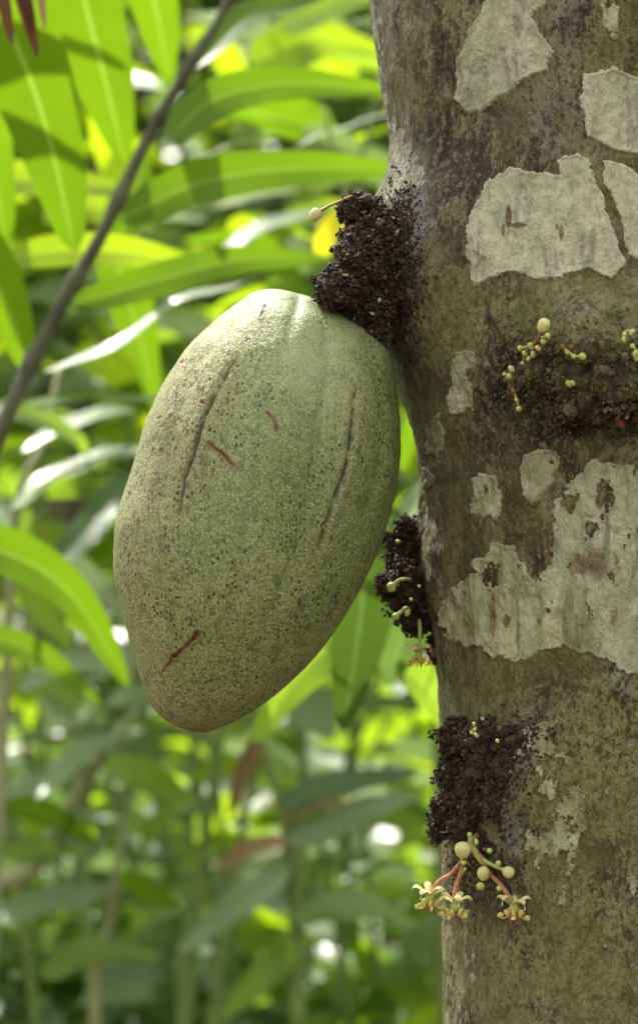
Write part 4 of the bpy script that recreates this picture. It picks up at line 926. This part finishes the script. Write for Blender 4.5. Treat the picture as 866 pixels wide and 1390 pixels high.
sh = [
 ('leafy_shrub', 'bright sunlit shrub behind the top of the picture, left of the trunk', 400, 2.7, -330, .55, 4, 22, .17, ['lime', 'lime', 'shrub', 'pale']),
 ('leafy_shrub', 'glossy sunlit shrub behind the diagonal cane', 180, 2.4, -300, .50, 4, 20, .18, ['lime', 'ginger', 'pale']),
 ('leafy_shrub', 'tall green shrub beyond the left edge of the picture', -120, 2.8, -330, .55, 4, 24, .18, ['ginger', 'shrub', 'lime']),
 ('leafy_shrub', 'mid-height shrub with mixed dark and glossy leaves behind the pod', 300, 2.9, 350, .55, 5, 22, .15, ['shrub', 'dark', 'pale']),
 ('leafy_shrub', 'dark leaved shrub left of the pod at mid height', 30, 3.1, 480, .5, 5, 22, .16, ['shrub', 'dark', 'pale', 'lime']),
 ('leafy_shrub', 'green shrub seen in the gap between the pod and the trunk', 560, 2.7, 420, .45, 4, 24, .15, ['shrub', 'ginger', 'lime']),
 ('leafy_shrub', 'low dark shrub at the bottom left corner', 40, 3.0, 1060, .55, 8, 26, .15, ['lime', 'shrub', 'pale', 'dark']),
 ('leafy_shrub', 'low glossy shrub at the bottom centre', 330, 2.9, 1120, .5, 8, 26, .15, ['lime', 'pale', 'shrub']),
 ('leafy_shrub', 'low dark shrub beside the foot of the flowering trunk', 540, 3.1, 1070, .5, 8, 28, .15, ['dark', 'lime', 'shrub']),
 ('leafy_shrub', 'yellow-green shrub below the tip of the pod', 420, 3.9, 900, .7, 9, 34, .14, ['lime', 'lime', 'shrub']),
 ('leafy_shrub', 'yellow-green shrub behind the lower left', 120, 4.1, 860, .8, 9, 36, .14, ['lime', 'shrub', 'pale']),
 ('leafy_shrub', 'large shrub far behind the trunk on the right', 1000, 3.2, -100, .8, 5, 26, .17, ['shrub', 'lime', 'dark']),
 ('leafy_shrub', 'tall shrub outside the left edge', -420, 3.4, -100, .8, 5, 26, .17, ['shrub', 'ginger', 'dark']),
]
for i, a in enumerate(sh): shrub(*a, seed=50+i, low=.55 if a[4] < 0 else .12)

# trees further back
def tree_bg(label, px, Y, H, cr, n, mats, seed, L=.20):
    random.seed(seed); b = gp(px, Y); t = thing('forest_tree', label, 'tree', tuple(b), 'trees of the forest behind')
    tube('trunk', [b, b+Vector((.15, 0, H*.4)), b+Vector((-.05, .1, H*.75)), b+Vector((.1, 0, H))], [.13, .10, .07, .03], M['woodystem'], t, 30, 12)
    for k in range(6):
        z0 = H*random.uniform(.35, .8); a = random.random()*TAU; rr = cr*random.uniform(.6, .95)
        tube('limb', [b+Vector((.05, 0, z0)), b+Vector((math.cos(a)*rr*.5, math.sin(a)*rr*.5, z0+H*.10)), b+Vector((math.cos(a)*rr, math.sin(a)*rr, z0+H*.15))], [.045, .03, .01], M['woodystem'], t, 12, 7)
    mbs = {k: MB() for k in mats}
    clumps = [(np.array([random.gauss(0, .45)*cr, random.gauss(0, .4)*cr, H*random.uniform(.12, 1.02)]), random.uniform(.35, .75)) for _ in range(26)]
    for q in range(n):
        c0, r0 = random.choice(clumps); d = np.array([random.gauss(0, 1) for _ in range(3)]); d /= np.linalg.norm(d)
        p = np.array(b)+c0+d*r0*random.random()**.4
        dd = np.array([random.gauss(0, 1), random.gauss(0, 1), random.uniform(-.5, .4)])
        Lq = L*random.uniform(.6, 1.2)
        quick_leaf(mbs[random.choice(mats)], p, dd, np.array([random.gauss(0, .4), random.gauss(0, .4), 1.]), Lq, Lq*.42, random.random())
    for k, mb in mbs.items():
        if mb.n: mb.build('crown', M[k], t)
for i, (lab, px, Y, H, cr, mats) in enumerate([
    ('far leafy tree behind the left edge of the pod', 40, 8.4, 4.4, 1.8, ['shrub', 'lime', 'dark']),
    ('far leafy tree behind the middle of the picture', 420, 9.0, 4.6, 1.8, ['shrub', 'dark', 'pale']),
    ('far leafy tree behind the mottled trunk', 850, 8.2, 4.4, 1.9, ['dark', 'shrub', 'lime']),
    ('far leafy tree beyond the left of the picture', -380, 9.0, 4.6, 1.9, ['shrub', 'dark', 'lime']),
    ('far leafy tree beyond the right of the picture', 1300, 9.2, 4.8, 1.9, ['shrub', 'dark', 'pale'])]):
    tree_bg(lab, px, Y, H, cr, 3000, mats, 90+i)

# far-off wood: one mass of foliage
random.seed(5); mb = MB(); mb2 = MB()
for q in range(15000):
    x = random.uniform(-11, 11); y = random.uniform(11, 17); z = random.uniform(0, 6.0)*random.random()**.35
    if vn(np.array([x*.9]), y*.9, z*.9, 4)[0] < -.45: continue
    dd = np.array([random.gauss(0, 1), random.gauss(0, 1), random.uniform(-.5, .4)])
    Lq = .38*random.uniform(.6, 1.2)
    quick_leaf(random.choice((mb, mb, mb2)), np.array([x, y, z]), dd, np.array([random.gauss(0, .4), random.gauss(0, .4), 1.]), Lq, Lq*.45, random.random())
wood = mb.build('distant_wood', M['shrub']); wood['kind'] = 'stuff'; wood['label'] = 'dark mass of forest leaves far behind everything'; wood['category'] = 'wood'
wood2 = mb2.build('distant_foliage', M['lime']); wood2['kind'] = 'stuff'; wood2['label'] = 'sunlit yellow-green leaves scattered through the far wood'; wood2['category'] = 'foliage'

# ground, hills, litter
gv = []; gf = []
N = 90
gx = np.sign(np.linspace(-1, 1, N))*np.abs(np.linspace(-1, 1, N))**3*300
GX, GY = np.meshgrid(gx, gx)
GZ = .04*fbm(GX, GY, 0*GX, .8, 3, 2)*(np.hypot(GX, GY) < 30)-.02
idg = np.arange(N*N).reshape(N, N)
gr_ = mesh_obj('ground', np.stack([GX.ravel(), GY.ravel()+5, GZ.ravel()], 1), np.stack([idg[:-1, :-1].ravel(), idg[:-1, 1:].ravel(), idg[1:, 1:].ravel(), idg[1:, :-1].ravel()], 1), M['soil'])
gr_['kind'] = 'structure'
a = np.linspace(0, TAU, 121); hv = []; 
for rr, hh in ((24, 0), (34, 9), (48, 13), (70, 12), (90, 0)):
    for t_ in a[:-1]:
        hv.append((rr*math.cos(t_), rr*math.sin(t_)+5, hh*(1+.25*math.sin(3*t_+rr)+.1*math.sin(11*t_))*(.30+.70*max(0, math.sin(t_))) - (.1 if hh == 0 else 0)))
hf = [(r_*120+k, r_*120+(k+1) % 120, (r_+1)*120+(k+1) % 120, (r_+1)*120+k) for r_ in range(4) for k in range(120)]
M['hill'] = simple('wooded_hillside', (.015, .035, .010), (.05, .09, .025), 1.2, .95, .8, .5)
hl = mesh_obj('hills', hv, hf, M['hill']); hl['kind'] = 'structure'
mb = MB()
for q in range(5000):
    x = random.uniform(-3.5, 3.5); y = random.uniform(.5, 7); dd = np.array([random.gauss(0, 1), random.gauss(0, 1), random.uniform(0, .25)]); Lq = random.uniform(.05, .16)
    quick_leaf(mb, np.array([x, y, .015+random.random()*.03]), dd, np.array([random.gauss(0, .3), random.gauss(0, .3), 1.]), Lq, Lq*.4, random.random())
lt = mb.build('leaf_litter', M['dry']); lt['kind'] = 'stuff'; lt['label'] = 'brown fallen leaves covering the forest floor'; lt['category'] = 'leaf litter'
mb = MB()
for q in range(9000):
    x = random.uniform(-4, 4); y = random.uniform(3.0, 9); dd = np.array([random.gauss(0, 1), random.gauss(0, 1), random.uniform(.2, 1.3)]); Lq = random.uniform(.08, .2)
    quick_leaf(mb, np.array([x, y, random.random()**1.5*.65]), dd, np.array([random.gauss(0, .4), random.gauss(0, .4), 1.]), Lq, Lq*.4, random.random())
lt = mb.build('undergrowth', M['shrub']); lt['kind'] = 'stuff'; lt['label'] = 'low green undergrowth covering the floor behind the shrubs'; lt['category'] = 'undergrowth'

# ------------------------------------------------------------------ light, sky, camera
SUN = Vector((-.30, .62, .95)).normalized()
w = bpy.data.worlds.new('World'); scene.world = w; w.use_nodes = True; nt = w.node_tree; nt.nodes.clear()
sky = nt.nodes.new('ShaderNodeTexSky'); sky.sky_type = 'NISHITA'; sky.sun_disc = False
sky.sun_elevation = math.asin(SUN.z); sky.sun_rotation = math.atan2(SUN.x, SUN.y); sky.dust_density = 5.; sky.ozone_density = .3; sky.air_density = .55
bg = nt.nodes.new('ShaderNodeBackground'); bg.inputs[1].default_value = .15
ow = nt.nodes.new('ShaderNodeOutputWorld'); 
tcw = nt.nodes.new('ShaderNodeTexCoord'); nzw = nt.nodes.new('ShaderNodeTexNoise'); nzw.inputs['Scale'].default_value = 2.2; nzw.inputs['Detail'].default_value = 6
nt.links.new(tcw.outputs['Generated'], nzw.inputs['Vector'])
mrw = nt.nodes.new('ShaderNodeMapRange'); mrw.inputs['From Min'].default_value = .35; mrw.inputs['From Max'].default_value = .60; mrw.inputs['To Min'].default_value = .35; mrw.inputs['To Max'].default_value = .95
nt.links.new(nzw.outputs['Fac'], mrw.inputs['Value'])
mxw = nt.nodes.new('ShaderNodeMix'); mxw.data_type = 'RGBA'; nt.links.new(mrw.outputs[0], mxw.inputs[0]); nt.links.new(sky.outputs[0], mxw.inputs[6]); mxw.inputs[7].default_value = (7.2, 7.0, 6.5, 1)
nt.links.new(mxw.outputs[2], bg.inputs[0]); nt.links.new(bg.outputs[0], ow.inputs[0])
sl = bpy.data.lights.new('sun', 'SUN'); sl.energy = 4.5; sl.angle = R(.5); sl.color = (1, .95, .86)
so = bpy.data.objects.new('sun', sl); so.rotation_euler = SUN.to_track_quat('Z', 'Y').to_euler(); so.location = (0, 0, 6); col.objects.link(so)
cam = bpy.data.cameras.new('camera'); co_ = bpy.data.objects.new('camera', cam); col.objects.link(co_)
co_.location = (0, 0, CAMZ); co_.rotation_euler = (R(90), 0, 0)
cam.sensor_fit = 'VERTICAL'; cam.sensor_height = 36; cam.sensor_width = 36; cam.lens = 36/.46
cam.clip_start = .05; cam.clip_end = 2000
cam.dof.use_dof = True; cam.dof.focus_distance = .962; cam.dof.aperture_fstop = cam.lens/9.6
scene.camera = co_
scene.view_settings.view_transform = 'Standard'; scene.view_settings.look = 'None'; scene.view_settings.exposure = 1.12; scene.view_settings.gamma = 1
